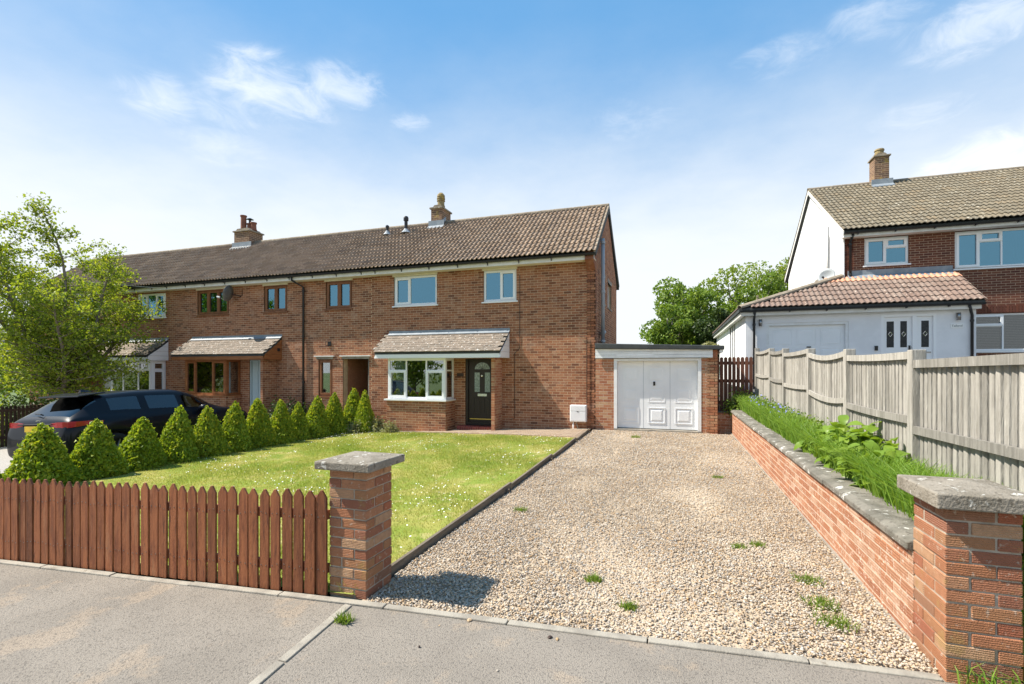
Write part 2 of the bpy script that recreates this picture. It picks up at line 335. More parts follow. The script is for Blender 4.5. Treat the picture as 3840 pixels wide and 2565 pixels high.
def brickwork(part, F, u0, u1, z0, z1, holes, mat, nind=300, zmax=None, course=.075, bl=.215, jt=.010, proud=.0012, jit=.0005, soldier=None, umin=None):
    bh = course-jt; dep = .03; rects = []
    nc = int(math.ceil((z1-z0)/course-1e-6))
    for k in range(nc):
        a, b = z0+k*course, min(z0+k*course+bh, z1)
        if b-a < .02: continue
        free = [(u0, u1)]
        if zmax: free = [(x, y) for x, y in [zmax((a+b)/2)] if y > x+.05]
        for h in holes:
            if h[2] < (a+b)/2 < h[3]:
                nf = []
                for x, y in free:
                    if h[1] <= x or h[0] >= y: nf.append((x, y)); continue
                    if h[0] > x: nf.append((x, h[0]))
                    if h[1] < y: nf.append((h[1], y))
                free = nf
        off = (bl+jt)/2 if k % 2 else 0
        for x, y in free:
            s = math.floor((x-u0-off)/(bl+jt))
            while u0+off+s*(bl+jt) < y:
                p, q = u0+off+s*(bl+jt), u0+off+s*(bl+jt)+bl; s += 1
                full = p >= x-.001 and q <= y+.001
                p, q = max(p, x), min(q, y)
                if q-p > .02: rects.append((p, q, a, b, full and b-a > bh-.002))
    cs = sorted([i for i, r in enumerate(rects) if r[4]], key=lambda i: (F.p((rects[i][0]+rects[i][1])/2, 0, (rects[i][2]+rects[i][3])/2)-CAMP).length)[:nind]
    ind = set(cs)
    if ind:
        V, Fc = chamfer(bl, dep, bh, min(.004, proud)); me = bpy.data.meshes.new('brick'); me.from_pydata([tuple(v) for v in V], [], Fc); me.materials.append(MATS[mat]); me.update()
        RM = F.mat()
        for i in cs:
            p, q, a, b, _ = rects[i]
            o = bpy.data.objects.new('brick', me); adopt(o, part)
            o.matrix_basis = Matrix.Translation(F.p((p+q)/2, proud-dep/2+random.uniform(-jit, jit), (a+b)/2)) @ RM
    rest = [r for i, r in enumerate(rects) if i not in ind]
    if rest:
        A = np.array([r[:4] for r in rest]); n = len(A); w1 = proud+rng.uniform(-jit, jit, n)
        U, N, O = np.array(F.U), np.array(F.N), np.array(F.O)
        def P(u, w, z): return O+u[:, None]*U+np.asarray(w)[:, None]*N+z[:, None]*np.array([0, 0, 1.])
        w0 = np.full(n, proud-dep)
        V = np.stack([P(A[:, 0], w0, A[:, 2]), P(A[:, 1], w0, A[:, 2]), P(A[:, 1], w0, A[:, 3]), P(A[:, 0], w0, A[:, 3]),
                      P(A[:, 0], w1, A[:, 2]), P(A[:, 1], w1, A[:, 2]), P(A[:, 1], w1, A[:, 3]), P(A[:, 0], w1, A[:, 3])], 1).reshape(-1, 3)
        Q = np.array([(4, 5, 6, 7), (0, 1, 5, 4), (1, 2, 6, 5), (2, 3, 7, 6), (3, 0, 4, 7)])
        Fc = (Q[None]+np.arange(n)[:, None, None]*8).reshape(-1, 4)
        o = npobj('brickwork', V, Fc, mat, part, np.repeat(rng.random(n), 5)); o['kind'] = 'stuff'
def wall(parent, name, F, u0, u1, z0, z1, holes, bmat, mmat, nind=300, th=.25, gable=None, **kw):
    g = G()
    if gable is None: slab_with_holes(g, F, u0, u1, z0, z1, -th, 0., holes)
    else:
        slab_with_holes(g, F, u0, u1, z0, gable[0][1], -th, 0., holes)
        pts = [F.p(u, w, z) for w in (0., -th) for (u, z) in gable]; n = len(gable)
        g.add(pts, [tuple(range(n-1, -1, -1)), tuple(range(n, 2*n))]+[(i, (i+1) % n, n+(i+1) % n, n+i) for i in range(n)])
    o = g.obj(name, mmat, parent)
    brickwork(o, F, u0, u1, z0, z1, holes, bmat, nind, **kw); return o

def tile_mesh(kind, wd=.30, ln=.345, lift=.040, amp=.040):
    n = 17; xs = np.linspace(0, wd, n)
    if kind == 'roman': pr = amp*np.clip(np.sin(2*math.pi*xs/(wd/2)-.6), -.05, 1)
    elif kind == 'wave': pr = amp*.8*(np.sin(2*math.pi*xs/(wd/2)-1.0)*.5+.5)
    else: pr = 0*xs
    if kind == 'flat': n = 2; xs = np.array([.002, wd-.003]); pr = np.zeros(2)
    V = []
    for i in range(n): V += [(xs[i], 0, pr[i]+lift-.022), (xs[i], 0, pr[i]+lift), (xs[i], ln, pr[i]+.012)]
    Fc = []
    for i in range(n-1): a = i*3; b = a+3; Fc += [(a, b, b+1, a+1), (a+1, b+1, b+2, a+2)]
    Fc += [(0, 1, 2), ((n-1)*3, (n-1)*3+2, (n-1)*3+1)]
    return V, Fc
def tiles(part, O, U, Vd, width, length, mat, kind='roman', wd=.30, gauge=.30, ln=.345, nind=300, clip=None, lift=.04, amp=.047, first=None):
    O, U, Vd = Vector(O), Vector(U).normalized(), Vector(Vd).normalized(); Nn = U.cross(Vd)
    V, Fc = tile_mesh(kind, wd, ln, lift, amp); me = bpy.data.meshes.new('tile'); me.from_pydata(V, [], Fc); me.update(); me.materials.append(MATS[mat])
    RM = Matrix((U, Vd, Nn)).transposed().to_4x4(); pl = []
    rows = int(round(length/gauge)); cols = int(math.ceil(width/wd-.05))
    g2 = length/rows; wd2 = width/cols
    for r in range(rows):
        for c in range(cols):
            x = c*wd2; y = r*g2
            if kind == 'flat' and r % 2: x -= wd2/2
            if clip and not clip(O+U*(x+wd/2)+Vd*(y+gauge/2)): continue
            pl.append((O+U*x+Vd*y, r, c))
    pl.sort(key=lambda q: (q[0]-CAMP).length)
    for q, r, c in pl[:nind]:
        o = bpy.data.objects.new('tile', me); adopt(o, part)
        if first and r == rows-1:
            me2 = bpy.data.meshes.get('tile_'+first) or me.copy(); me2.name = 'tile_'+first; me2.materials[0] = MATS[first]; o.data = me2
        o.matrix_basis = Matrix.Translation(q+Nn*random.uniform(-.003, .003)) @ RM @ Matrix.Rotation(random.uniform(-.008, .008), 4, 'Z') @ Matrix.Diagonal((wd2/wd*1.0, g2/gauge, 1, 1))
    rest = pl[nind:]
    if rest:
        g = G()
        for q, r, c in rest: g.add([q+U*v[0]*(wd2/wd)+Vd*v[1]*(g2/gauge)+Nn*v[2] for v in V], Fc, random.uniform(.01, .99))
        o = g.obj('tiling', mat, part); o['kind'] = 'stuff'
def ridge_tiles(part, a, b, n, mat, r=.11, name='ridge_tile', down=.03):
    a, b = Vector(a), Vector(b); d = (b-a)/n; t = d.normalized(); up = Vector((0, 0, 1)); up = (up-t*up.dot(t)).normalized(); sd = t.cross(up)
    for i in range(n):
        g = G(); k = 7; vs = []; fs = []
        for e in (0, 1):
            for rr in (r, r-.018):
                for j in range(k):
                    an = math.pi*(-.08+1.16*j/(k-1)); vs.append(a+d*(i+e*.985)+sd*math.cos(an)*rr+up*(math.sin(an)*rr*.75-down+random.uniform(-.003, .003)))
        for j in range(k-1):
            fs += [(j, j+1, 2*k+j+1, 2*k+j), (k+j+1, k+j, 3*k+j, 3*k+j+1), (j+1, j, k+j, k+j+1), (2*k+j, 2*k+j+1, 3*k+j+1, 3*k+j)]
        g.add(vs, fs).obj(name, mat, part)

def window(parent, F, u0, u1, z0, z1, lights, fmat='white_plastic', gmat='glass', depth=.06, w=-.05, sill=None, fr=.045, bar=.022, sash=.045, name='window', blind=None, curtain=None):
    """lights: (a0,a1,b0,b1,sash?) in 0..1 of the opening inside the outer frame"""
    g = G(); F.box(g, u0, u1, w-depth, w, z0, z0+fr); F.box(g, u0, u1, w-depth, w, z1-fr, z1)
    F.box(g, u0, u0+fr, w-depth, w, z0+fr, z1-fr); F.box(g, u1-fr, u1, w-depth, w, z0+fr, z1-fr)
    U0, U1, Z0, Z1 = u0+fr, u1-fr, z0+fr, z1-fr; pan = []
    for (a0, a1, b0, b1, sh) in lights:
        A0, A1, B0, B1 = U0+a0*(U1-U0), U0+a1*(U1-U0), Z0+b0*(Z1-Z0), Z0+b1*(Z1-Z0)
        t = bar+(sash if sh else 0); ww = w+(.018 if sh else -.006)
        F.box(g, A0, A1, w-depth+.008, ww, B0, B0+t); F.box(g, A0, A1, w-depth+.008, ww, B1-t, B1)
        F.box(g, A0, A0+t, w-depth+.008, ww, B0+t, B1-t); F.box(g, A1-t, A1, w-depth+.008, ww, B0+t, B1-t)
        pan.append((A0+t, A1-t, B0+t, B1-t))
    o = g.obj(name, fmat, parent)
    for (a, b, c, d) in pan: F.box(G(), a, b, w-.034, w-.026, c, d).obj('pane', gmat, o)
    if sill: F.box(G(), u0-sill[0], u1+sill[0], w, sill[1], z0-.045, z0-.004).obj('sill', sill[2] if len(sill) > 2 else fmat, o)
    if blind:
        g = G(); z = z0+.06
        while z < z1-.04: F.box(g, u0+.05, u1-.05, w-.118, w-.111, z, z+blind[1]); z += blind[2]
        g.obj('blind', blind[0], o)
    if curtain:
        for (a, b) in curtain:
            g = G(); n = 26; A, Bq = u0+a*(u1-u0), u0+b*(u1-u0); vs = []
            for i in range(n+1): q = A+(Bq-A)*i/n; ww = w-.14+.022*math.sin(i*1.7)+.008*math.sin(i*3.1); vs += [F.p(q, ww, z0+.02), F.p(q, ww, z1-.03)]
            g.add(vs, [(2*i, 2*i+2, 2*i+3, 2*i+1) for i in range(n)]).obj('curtain', 'curtain', o, True)
    return o
def gz(x): return 0. if x > -2.25 else max(-1.25, .042*(x+2.25))       # street-side ground falls away to the left
def gy(y): return .60+min(.55, max(0., .045*(y-4.)))                   # neighbour's ground behind the retaining wall
def leafquads(P, size, rngl, out=None, bias=.0, asp=.62):
    n = len(P); d = rngl.normal(size=(n, 3))
    if out is not None: d = d*(1-bias)+out*bias*1.6
    d /= np.linalg.norm(d, axis=1)[:, None]
    a = np.cross(d, rngl.normal(size=(n, 3))); a /= np.linalg.norm(a, axis=1)[:, None]; b = np.cross(d, a)
    s = (size*rngl.uniform(.65, 1.3, n))[:, None] if np.isscalar(size) else size[:, None]
    V = np.stack([P-a*s*.5, P+b*s*asp*.5+d*s*.10, P+a*s*.5-d*s*.12, P-b*s*asp*.5+d*s*.10], 1).reshape(-1, 3)
    return V, np.arange(4*n).reshape(-1, 4)

# ------------------------------------------------------------------ the setting
def street(x): return 3.04+.0222*(x+2.25) if x < -2.25 else 3.04+(x+2.25)*.082
def sheet(name, mat, pts_rows, kind='structure'):     # rows of (x,y,z): same count per row
    V = [p for r in pts_rows for p in r]; m = len(pts_rows[0])
    Fc = [(i*m+j, i*m+j+1, (i+1)*m+j+1, (i+1)*m+j) for i in range(len(pts_rows)-1) for j in range(m-1)]
    g = G(); g.add(V, Fc); o = g.obj(name, mat); o['kind'] = kind; return o
xs = [-600, -32, -20, -11, -2.25, 0, 60, 600]
sheet('ground', 'far_grass', [[(x, y, gz(x)-.08) for x in xs] for y in (-300, -9, 0, 20, 900)])
px = [-40, -20, -11, -6.3, -2.25, -1, .2, 1.41, 14]
sheet('pavement', 'asphalt', [[(x, -1.0, gz(x)) for x in px], [(x, 1.2, gz(x)) for x in px], [(x, street(x)-.03, gz(x)) for x in px]])
sheet('road', 'road_asphalt', [[(x, -8.5, gz(x)-.07) for x in px], [(x, -1.1, gz(x)-.07) for x in px]])
kb = G()
for i in range(len(px)-1):
    a, b = px[i], px[i+1]
    kb.hexa([(a, -1.12, gz(a)-.1), (b, -1.12, gz(b)-.1), (b, -1.0, gz(b)-.1), (a, -1.0, gz(a)-.1), (a, -1.12, gz(a)+.006), (b, -1.12, gz(b)+.006), (b, -1.0, gz(b)+.006), (a, -1.0, gz(a)+.006)])
kb.obj('kerb', 'edging_concrete')['kind'] = 'structure'
def lawnfar(x): return float(np.interp(x, [-10.4, -7.7, -4.6, -2.3], [13.35, 13.1, 12.55, 11.95]))
lx = list(np.linspace(-10.35, -2.30, 18))
sheet('lawn', 'lawn_ground', [[(x, street(x)+.06+(lawnfar(x)-street(x)-.06)*t, gz(x)+.035) for x in lx] for t in np.linspace(0, 1, 14)])
sheet('gravel_drive', 'gravel_bed', [[(x, y if y > 3.5 else street(x)+.03, 0.0) for x in (-2.22, -1.2, 0, 1.42)] for y in (3.0, 6, 10, 14.0)])
sheet('neighbour_drive', 'pale_gravel', [[(x, y, gz(x)-.012) for x in (-20.5, -15, -10.4)] for y in (2.75, 8, 14.0)])
sheet('front_border', 'soil', [[(x, y if y > 13 else lawnfar(x)-.02, gz(x)+.012) for x in (-10.4, -9, -7.7, -6.9)] for y in (12., 13.99)])
pbase = sheet('path', 'mortar', [[(x, y if y > 13 else lawnfar(x)+.0, gz(x)+.03) for x in (-7.6, -6, -4.6, -3.2, -2.3)] for y in (12., 13.98)])
def bedz(y): return .57+.012*(y-4)
# garden behind the retaining wall
g = G(); gb = G(); gk = G()
ys = [3.66, 6, 9, 12, 15, 18, 30, 70]
for i in range(len(ys)-1):
    a, b = ys[i], ys[i+1]; g.hexa([(2.07, a, -.06), (60, a, -.06), (60, b, -.06), (2.07, b, -.06), (2.07, a, gy(a)-.05), (60, a, gy(a)-.05), (60, b, gy(b)-.05), (2.07, b, gy(b)-.05)])
    if b < 16: gb.hexa([(1.62, a, -.06), (2.07, a, -.06), (2.07, b, -.06), (1.62, b, -.06), (1.62, a, bedz(a)-.03), (2.07, a, bedz(a)+.02), (2.07, b, bedz(b)+.02), (1.62, b, bedz(b)-.03)])
gk.hexa([(1.745, 3.14, -.06), (60, 3.14, -.06), (60, 3.66, -.06), (1.745, 3.66, -.06), (1.745, 3.14, .0), (60, 3.14, .0), (60, 3.66, .54), (1.745, 3.66, .54)])
gb.hexa([(1.04, 14.6, -.06), (1.62, 14.6, -.06), (1.62, 40, -.06), (1.04, 40, -.06), (1.04, 14.6, .5), (1.62, 14.6, .5), (1.62, 40, .6), (1.04, 40, .6)])
g.obj('neighbour_forecourt', 'road_asphalt')['kind'] = 'structure'; gk.obj('grass_bank', 'lawn_ground')['kind'] = 'structure'; gb.obj('flower_bed', 'soil')['kind'] = 'structure'
# block paving of the path
pm = bpy.data.meshes.new('paver'); V, Fc = chamfer(.198, .05, .098, .006); pm.from_pydata([(v[0], v[2], -v[1]) for v in V], [], [f[::-1] for f in Fc]); pm.materials.append(MATS['paver']); pm.update()
cnt = 0; y = 12.0
while y < 13.9:
    x = -7.2-(.1 if cnt % 2 else 0)
    while x < -2.4:
        if y > lawnfar(x)+.08 and not (x > -6.35 and x < -5.0 and y > 13.55) and not (x < -6.4 and y > 13.25) and not (x > -5.2 and y > 13.62):
            o = bpy.data.objects.new('paver', pm); adopt(o, pbase); o.location = (x, y, gz(x)+.030+random.uniform(-.002, .003)); o.rotation_euler = (0, -.042, 0)
        x += .204
    y += .104; cnt += 1
# concrete edging stones along the back of the pavement
kerbs = bpy.data.objects.new('edging', None); COL.objects.link(kerbs); kerbs['kind'] = 'structure'; kerbs['_o'] = [0, 0, 0]
x = -12.0
while x < 1.35:
    x2 = min(x+.91, 1.40); a, b = x+.004, x2-.004
    g = G(); ya, yb = street(a), street(b); za, zb = gz(a), gz(b); j = random.uniform(-.004, .006)
    g.hexa([(a, ya-.03, za-.05), (b, yb-.03, zb-.05), (b, yb+.03, zb-.05), (a, ya+.03, za-.05), (a, ya-.03, za+.012+j), (b, yb-.03, zb+.012+j), (b, yb+.03, zb+.014+j), (a, ya+.03, za+.014+j)])
    bevel(g.obj('edging_stone', 'edging_concrete', kerbs), .006); x = x2
for (ya, yb) in ((3.0, 2.30), (2.29, 1.4), (1.39, .5)):
    g = G(); xa, xb = -2.26+.1*(3.0-ya)/1.0*.9, -2.26+.1*(3.0-yb)*.9
    g.hexa([(xb-.03, yb, -.05), (xb+.03, yb, -.05), (xa+.03, ya, -.05), (xa-.03, ya, -.05), (xb-.03, yb, .011), (xb+.03, yb, .011), (xa+.03, ya, .011), (xa-.03, ya, .011)])
    bevel(g.obj('edging_stone', 'edging_concrete', kerbs), .006)
# narrow concrete edging in front of the wall
for (a, b, y0) in ((-4.95, -2.95, 13.66), (-2.94, -2.36, 13.66), (-9.0, -6.95, 13.12)):
    g = G(); g.hexa([(a, y0, gz(a)-.03), (b, y0, gz(b)-.03), (b, y0+.05, gz(b)-.03), (a, y0+.05, gz(a)-.03), (a, y0, gz(a)+.055), (b, y0, gz(b)+.055), (b, y0+.05, gz(b)+.055), (a, y0+.05, gz(a)+.055)])
    bevel(g.obj('edging_stone', 'edging_concrete', kerbs), .006)
# timber edging of the drive
t = thing('timber_edging', 'long weathered timber board edging between lawn and gravel drive', 'edging', (-2.25, 3.45, 0))
yy = [3.48, 6.7, 9.2, 11.6, 13.45]
for i in range(4):
    a, b = yy[i], yy[i+1]-.01; j0, j1 = random.uniform(-.012, .012), random.uniform(-.012, .012)
    bevel(G().hexa([(-2.275+j0, a, -.05), (-2.24+j0, a, -.05), (-2.26+j1, b, -.05), (-2.295+j1, b, -.05), (-2.275+j0, a, .075), (-2.24+j0, a, .075), (-2.26+j1, b, .095), (-2.295+j1, b, .095)]).obj('board', 'edging_wood', t), .004)
    bevel(B('peg', 'edging_wood', t, -2.235, -2.20, b-.25, b-.21, -.05, .05), .004)

# ------------------------------------------------------------------ the brick terrace
FY = 14.0; FF = Fr((0, FY, 0), (1, 0, 0))
EY, EZ, RY, RZ = 13.60, 5.00, 16.60, 7.20
sl_ = math.hypot(RY-EY, RZ-EZ); VS = Vector((0, (RY-EY)/sl_, (RZ-EZ)/sl_))
def roofz(y): return EZ+(y-EY)*(RZ-EZ)/(RY-EY)
def terrace_shell(t, x0, x1, holes, nind, right_gable=False, left_gable=False, lean=.0):
    zb = gz(x0)-.12
    wo = wall(t, 'front_wall', FF, x0, x1, zb, 4.82, holes, 'house_brick', 'mortar', nind)
    B('plinth', 'cap_concrete', t, x0, x1, FY-.028, FY-.0001-.010, zb, zb+.001+(.12 if not right_gable else .20)) if right_gable else None
    B('rear_wall', 'mortar', t, x0, x1, 19.0, 19.2, zb, 4.8)
    g = G(); g.box(x0+.01, x1-.01, FY+.26, 19.0, 2.45, 2.6); g.obj('floor', 'room_paint', t)
    B('room_divider', 'room_paint', t, x0+.26, x1-.26, 17.0, 17.1, zb, 2.44); B('room_divider', 'room_paint', t, x0+.26, x1-.26, 17.0, 17.1, 2.61, 4.8)
    B('party_wall', 'room_paint', t, x0, x0+.12, FY+.26, 19.0, zb, 4.82)
    rx1 = x1+(.06 if right_gable else 0)
    rf = G().prism([(EY+.06, EZ-.02), (RY, RZ-.03), (19.6, EZ-.02), (19.6, EZ-.16), (RY, RZ-.20), (EY+.14, EZ-.10)], 'x', x0, rx1).obj('roof', 'felt', t)
    tiles(rf, (x0, EY, EZ), (1, 0, 0), VS, rx1-x0, sl_-.05, 'roof_tile', 'roman', nind=nind)
    rb = (Vector((0, 19.66, EZ-.02))-Vector((0, RY, RZ)));
    g = G()
    for i in range(int((rx1-x0)/.3)):      # plain rear slope
        pass
    G().hexa([(x0, RY, RZ+.0), (rx1, RY, RZ), (rx1, 19.7, EZ-.03), (x0, 19.7, EZ-.03), (x0, RY, RZ+.03), (rx1, RY, RZ+.03), (rx1, 19.7, EZ), (x0, 19.7, EZ)]).obj('rear_slope', 'roof_tile', rf)
    ridge_tiles(rf, (x0, RY, RZ+.03), (rx1, RY, RZ+.03), max(2, int((rx1-x0)/.45)), 'ridge_tile')
    fb = B('fascia', 'fascia_white', t, x0, x1+(.02 if right_gable else 0), EY+.075, EY+.10, 4.80, 4.965)
    B('soffit', 'cream_paint', fb, x0, x1+(.02 if right_gable else 0), EY+.10, FY-.004, 4.805, 4.83)
    gu = G(); n = 7
    for xa, xb in ((x0, x1+(.03 if right_gable else 0)),):
        prof = [(EY+.015+.055*math.cos(a), 4.955+.055*math.sin(a)) for a in np.linspace(math.pi, 2*math.pi, n)]
        prof += [(EY+.015+.048*math.cos(a), 4.957+.048*math.sin(a)) for a in np.linspace(2*math.pi, math.pi, n)]
        gu.prism(prof, 'x', xa, xb)
    go = gu.obj('gutter', 'black_plastic', t)
    x = x0+.35
    while x < x1: B('bracket', 'black_plastic', go, x-.012, x+.012, EY-.05, EY+.074, 4.885, 4.90); B('bracket', 'black_plastic', go, x-.013, x+.013, EY+.055, EY+.0745, 4.83, 4.884); x += .98
    return wo
def pipe(t, name, mat, pts, r=.034):
    o = G().tube(pts, r, 10).obj(name, mat, t, True)
    for (p, q) in zip(pts[:-1], pts[1:]):
        p, q = Vector(p), Vector(q)
        if abs(q.z-p.z) > .8:
            n = max(1, int(abs(q.z-p.z)/1.5))
            for i in range(n+1):
                c = p.lerp(q, (i+.08)/(n+.16)); d = (q-p).normalized()
                G().tube([c-d*.03, c+d*.03], r*1.28, 10).obj('pipe_collar', mat, o)
    return o
def canopy(t, x0, x1, fmat, cheek, tmat='canopy_tile', vent=False):
    ey, ez, wz = 13.13, 2.25, 2.86
    L = math.hypot(FY-ey, wz-ez); vd = Vector((0, (FY-ey)/L, (wz-ez)/L))
    c = G().prism([(ey+.03, ez-.012), (FY-.002, wz-.015), (FY-.002, wz-.09), (ey+.03, ez-.07)], 'x', x0+.02, x1-.02).obj('canopy_roof', 'felt', t)
    tiles(c, (x0, ey, ez), (1, 0, 0), vd, x1-x0, L-.02, tmat, 'flat', wd=.23, gauge=.125, ln=.17, nind=300, lift=.022)
    f = B('canopy_fascia', fmat, t, x0+.04, x1-.035, ey+.035, ey+.065, 2.06, 2.235)
    B('canopy_soffit', fmat, f, x0+.05, x1-.05, ey+.066, FY-.006, 2.065, 2.085)
    for nm, xa, xb in (('cheek', x1-.035, x1-.01), ('cheek', x0+.01, x0+.035)):
        ck = None; zs = [2.062, 2.24, 2.42, 2.60, 2.80]
        for i in range(len(zs)-1):
            a, b = zs[i]+.003, zs[i+1]-.003
            ya = max(ey+.04, ey+(a-ez+.085)/(wz-ez)*(FY-ey)); yb = max(ey+.04, ey+(b-ez+.085)/(wz-ez)*(FY-ey))
            if ya > FY-.03: continue
            q = G().prism([(ya, a), (FY-.006, a), (FY-.006, b), (min(yb, FY-.02), b)], 'x', xa, xb).obj('cheek_board', cheek, f)
    G().prism([(FY-.022, wz+.11), (FY-.012, wz+.11), (FY-.012, wz+.035), (FY-.11, wz-.035), (FY-.115, wz-.027), (FY-.022, wz+.047)], 'x', x0+.03, x1+.01).obj('flashing', 'lead', c)
    if vent: B('vent', 'black_plastic', f, x1-.010, x1-.004, 13.78, 13.90, 2.36, 2.47)
    return c
BL = [(0, .315, .72, 1, False), (0, .315, 0, .72, True), (.315, .68, 0, 1, False), (.68, 1, .72, 1, False), (.68, 1, 0, .72, True)]
def bay(t, x0, x1, fmat, gmat, lights, side, bmat='house_brick', blind=None, curtain=None, sillmat=None, zs=.80, zt=2.055, nb=60):
    by = 13.35; F2 = Fr((0, by, 0), (1, 0, 0)); FR = Fr((x1, 0, 0), (0, 1, 0)); FL = Fr((x0, 0, 0), (0, -1, 0))
    zb = gz(x0)-.12
    g = G(); g.box(x0, x1, by+.0, by+.10, zb, zs-.05); g.box(x1-.1, x1, by+.10, FY, zb, zs-.05); g.box(x0, x0+.1, by+.10, FY, zb, zs-.05)
    o = g.obj('bay_wall', 'mortar', t)
    brickwork(o, F2, x0, x1, zb, zs-.05, [], bmat, nb); brickwork(o, FR, by, FY, zb, zs-.05, [], bmat, 20)
    fr = window(t, F2, x0+.02, x1-.02, zs, zt, lights, fmat, gmat, w=-.03, blind=blind, curtain=curtain, name='bay_window')
    window(t, FR, by+.095, FY-.01, zs, zt, side, fmat, gmat, w=-.03, name='bay_window', blind=blind)
    window(t, FL, -FY+.01, -by-.095, zs, zt, side, fmat, gmat, w=-.03, name='bay_window')
    g = G(); g.box(x0-.07, x1+.04, by-.07, by+.09, zs-.047, zs-.004); g.box(x1-.09, x1+.04, by+.09, FY-.006, zs-.047, zs-.004)
    g.obj('sill', sillmat or fmat, fr)
    B('bay_head', fmat, fr, x0+.02, x1-.02, by+.02, FY-.01, zt+.001, 2.064)

# house with the white windows and dark front door
H1 = thing('terraced_house', 'end of terrace brick house with white windows and dark front door', 'house', (-5.9, 16, 0))
X1a, X1b = -9.62, -2.18
h1holes = [(-8.77, -7.21, 3.79, 4.76), (-5.61, -4.55, 3.79, 4.76), (-6.22, -5.12, -.5, 2.07), (-8.50, -6.70, .35, 2.03)]
terrace_shell(H1, X1a, X1b, h1holes, 300, right_gable=True)
GF = Fr((X1b, 0, 0), (0, 1, 0))
ghol = [(15.2, 15.95, 3.80, 4.66), (16.65, 17.6, 3.80, 4.66)]
gpoly = [(14.0, 4.82), (19.2, 4.82), (19.2, 4.9), (16.6, 7.07), (14.0, 5.10)]
wall(H1, 'gable_wall', GF, 14.0, 19.2, -.12, 7.05, ghol, 'house_brick', 'mortar', 0, gable=gpoly,
     zmax=lambda z: (14.0, 19.2) if z < 4.9 else (14.0+(z-5.1)/(7.07-5.1)*2.6 if z > 5.1 else 14.0, 19.2-(z-4.9)/(7.07-4.9)*2.6))
for (a, b, c, d) in ghol: window(H1, GF, a, b, c, d, [(0, 1, 0, 1, False)], 'white_plastic', 'glass_up', w=-.10, sill=(.05, .03, 'edging_concrete')); GF.box(G(), a-.06, b+.06, -.05, .012, d, d+.12).obj('lintel', 'edging_concrete', H1)
vg = G(); vb = .07
for (ya, za, yb, zb_) in ((EY+.02, EZ-.02, RY, RZ-.02), (19.68, EZ-.04, RY, RZ-.02)):
    vg.add([(X1b+.062, ya, za), (X1b+.062, yb, zb_), (X1b+.062, yb, zb_+vb), (X1b+.062, ya, za+vb), (X1b+.01, ya, za), (X1b+.01, yb, zb_), (X1b+.01, yb, zb_+vb-.01), (X1b+.01, ya, za+vb-.01)],
           [(0, 1, 2, 3), (4, 7, 6, 5), (0, 4, 5, 1), (3, 2, 6, 7), (0, 3, 7, 4), (1, 5, 6, 2)])
vg.obj('verge', 'ridge_tile', H1)
G().prism([(13.62, 4.80), (14.0, 4.55), (14.0, 5.22), (13.70, 5.03)], 'x', X1b-.24, X1b+.001).obj('eaves_corbel', 'house_brick', H1)
window(H1, FF, -8.77, -7.21, 3.79, 4.74, [(0, .365, 0, 1, True), (.365, 1, 0, 1, False)], gmat='glass_up', sill=(.05, .05), w=-.03)
window(H1, FF, -5.61, -4.55, 3.79, 4.74, [(0, .52, 0, 1, False), (.52, 1, 0, 1, True)], gmat='glass_up', sill=(.05, .05), w=-.03)
for a, b in ((-8.77, -7.21), (-5.61, -4.55)): B('window_head', 'cream_paint', H1, a-.03, b+.03, FY-.05, FY+.02, 4.742, 4.803)
bay(H1, -8.62, -6.58, 'white_plastic', 'glass', BL, [(0, 1, .72, 1, False), (0, 1, 0, .72, False)], curtain=[(.10, .27)])
canopy(H1, -8.97, -4.76, 'white_plastic', 'white_plastic')
# porch pier, front door, step
pz = -.25; FP = Fr((0, 13.36, 0), (1, 0, 0))
po = B('porch_pier', 'mortar', H1, -5.115, -5.005, 13.36, FY-.001, pz, 2.06)
brickwork(po, FP, -5.115, -5.005, pz, 2.06, [], 'garage_brick', 40); brickwork(po, Fr((-5.005, 0, 0), (0, 1, 0)), 13.36, FY, pz, 2.06, [], 'garage_brick', 60)
dr = G(); FF.box(dr, -6.14, -5.18, -.12, -.07, .10, 2.02); dr = dr.obj('front_door', 'dark_door', H1)
dg = G(); FF.box(dg, -6.22, -6.14, -.14, -.02, -.02, 2.06); FF.box(dg, -5.18, -5.12, -.14, -.02, -.02, 2.06); FF.box(dg, -6.14, -5.18, -.14, -.02, 2.02, 2.06); FF.box(dg, -6.14, -5.18, -.14, -.01, 0., .095); dg.obj('door_frame', 'dark_door', H1)
cx = -5.68
for s in (-1, 1):
    g = G(); FF.box(g, cx+s*.17-.085, cx+s*.17+.085, -.072, -.064, 1.02, 1.62); g.obj('door_glass', 'leaded_glass', dr)
    g = G(); a, b = cx+s*.17-.12, cx+s*.17+.12
    for (u0, u1, z0, z1) in ((a, b, .35, .37), (a, b, .83, .85), (a, a+.02, .37, .83), (b-.02, b, .37, .83)): FF.box(g, u0, u1, -.07, -.060, z0, z1)
    FF.box(g, a+.05, b-.05, -.07, -.062, .42, .78); g.obj('door_panel', 'dark_door', dr)
ar = G(); n = 12; pts = [FF.p(cx+.26*math.cos(a), -.064, 1.72+.22*math.sin(a)) for a in np.linspace(0, math.pi, n)]
ar.add(pts, [tuple(range(n))]); ar.obj('fanlight', 'leaded_glass', dr)
lg = G()
for a in np.linspace(.0, math.pi, 7): lg.tube([FF.p(cx, -.062, 1.73), FF.p(cx+.25*math.cos(a), -.062, 1.73+.21*math.sin(a))], .005, 4)
for i in range(n-1): lg.tube([Vector(pts[i])+FF.N*.004, Vector(pts[i+1])+FF.N*.004], .009, 4)
lg.obj('glazing_lead', 'black_plastic', dr)
FF.box(G(), cx-.15, cx+.15, -.07, -.055, .89, .965).obj('letter_plate', 'chrome', dr)
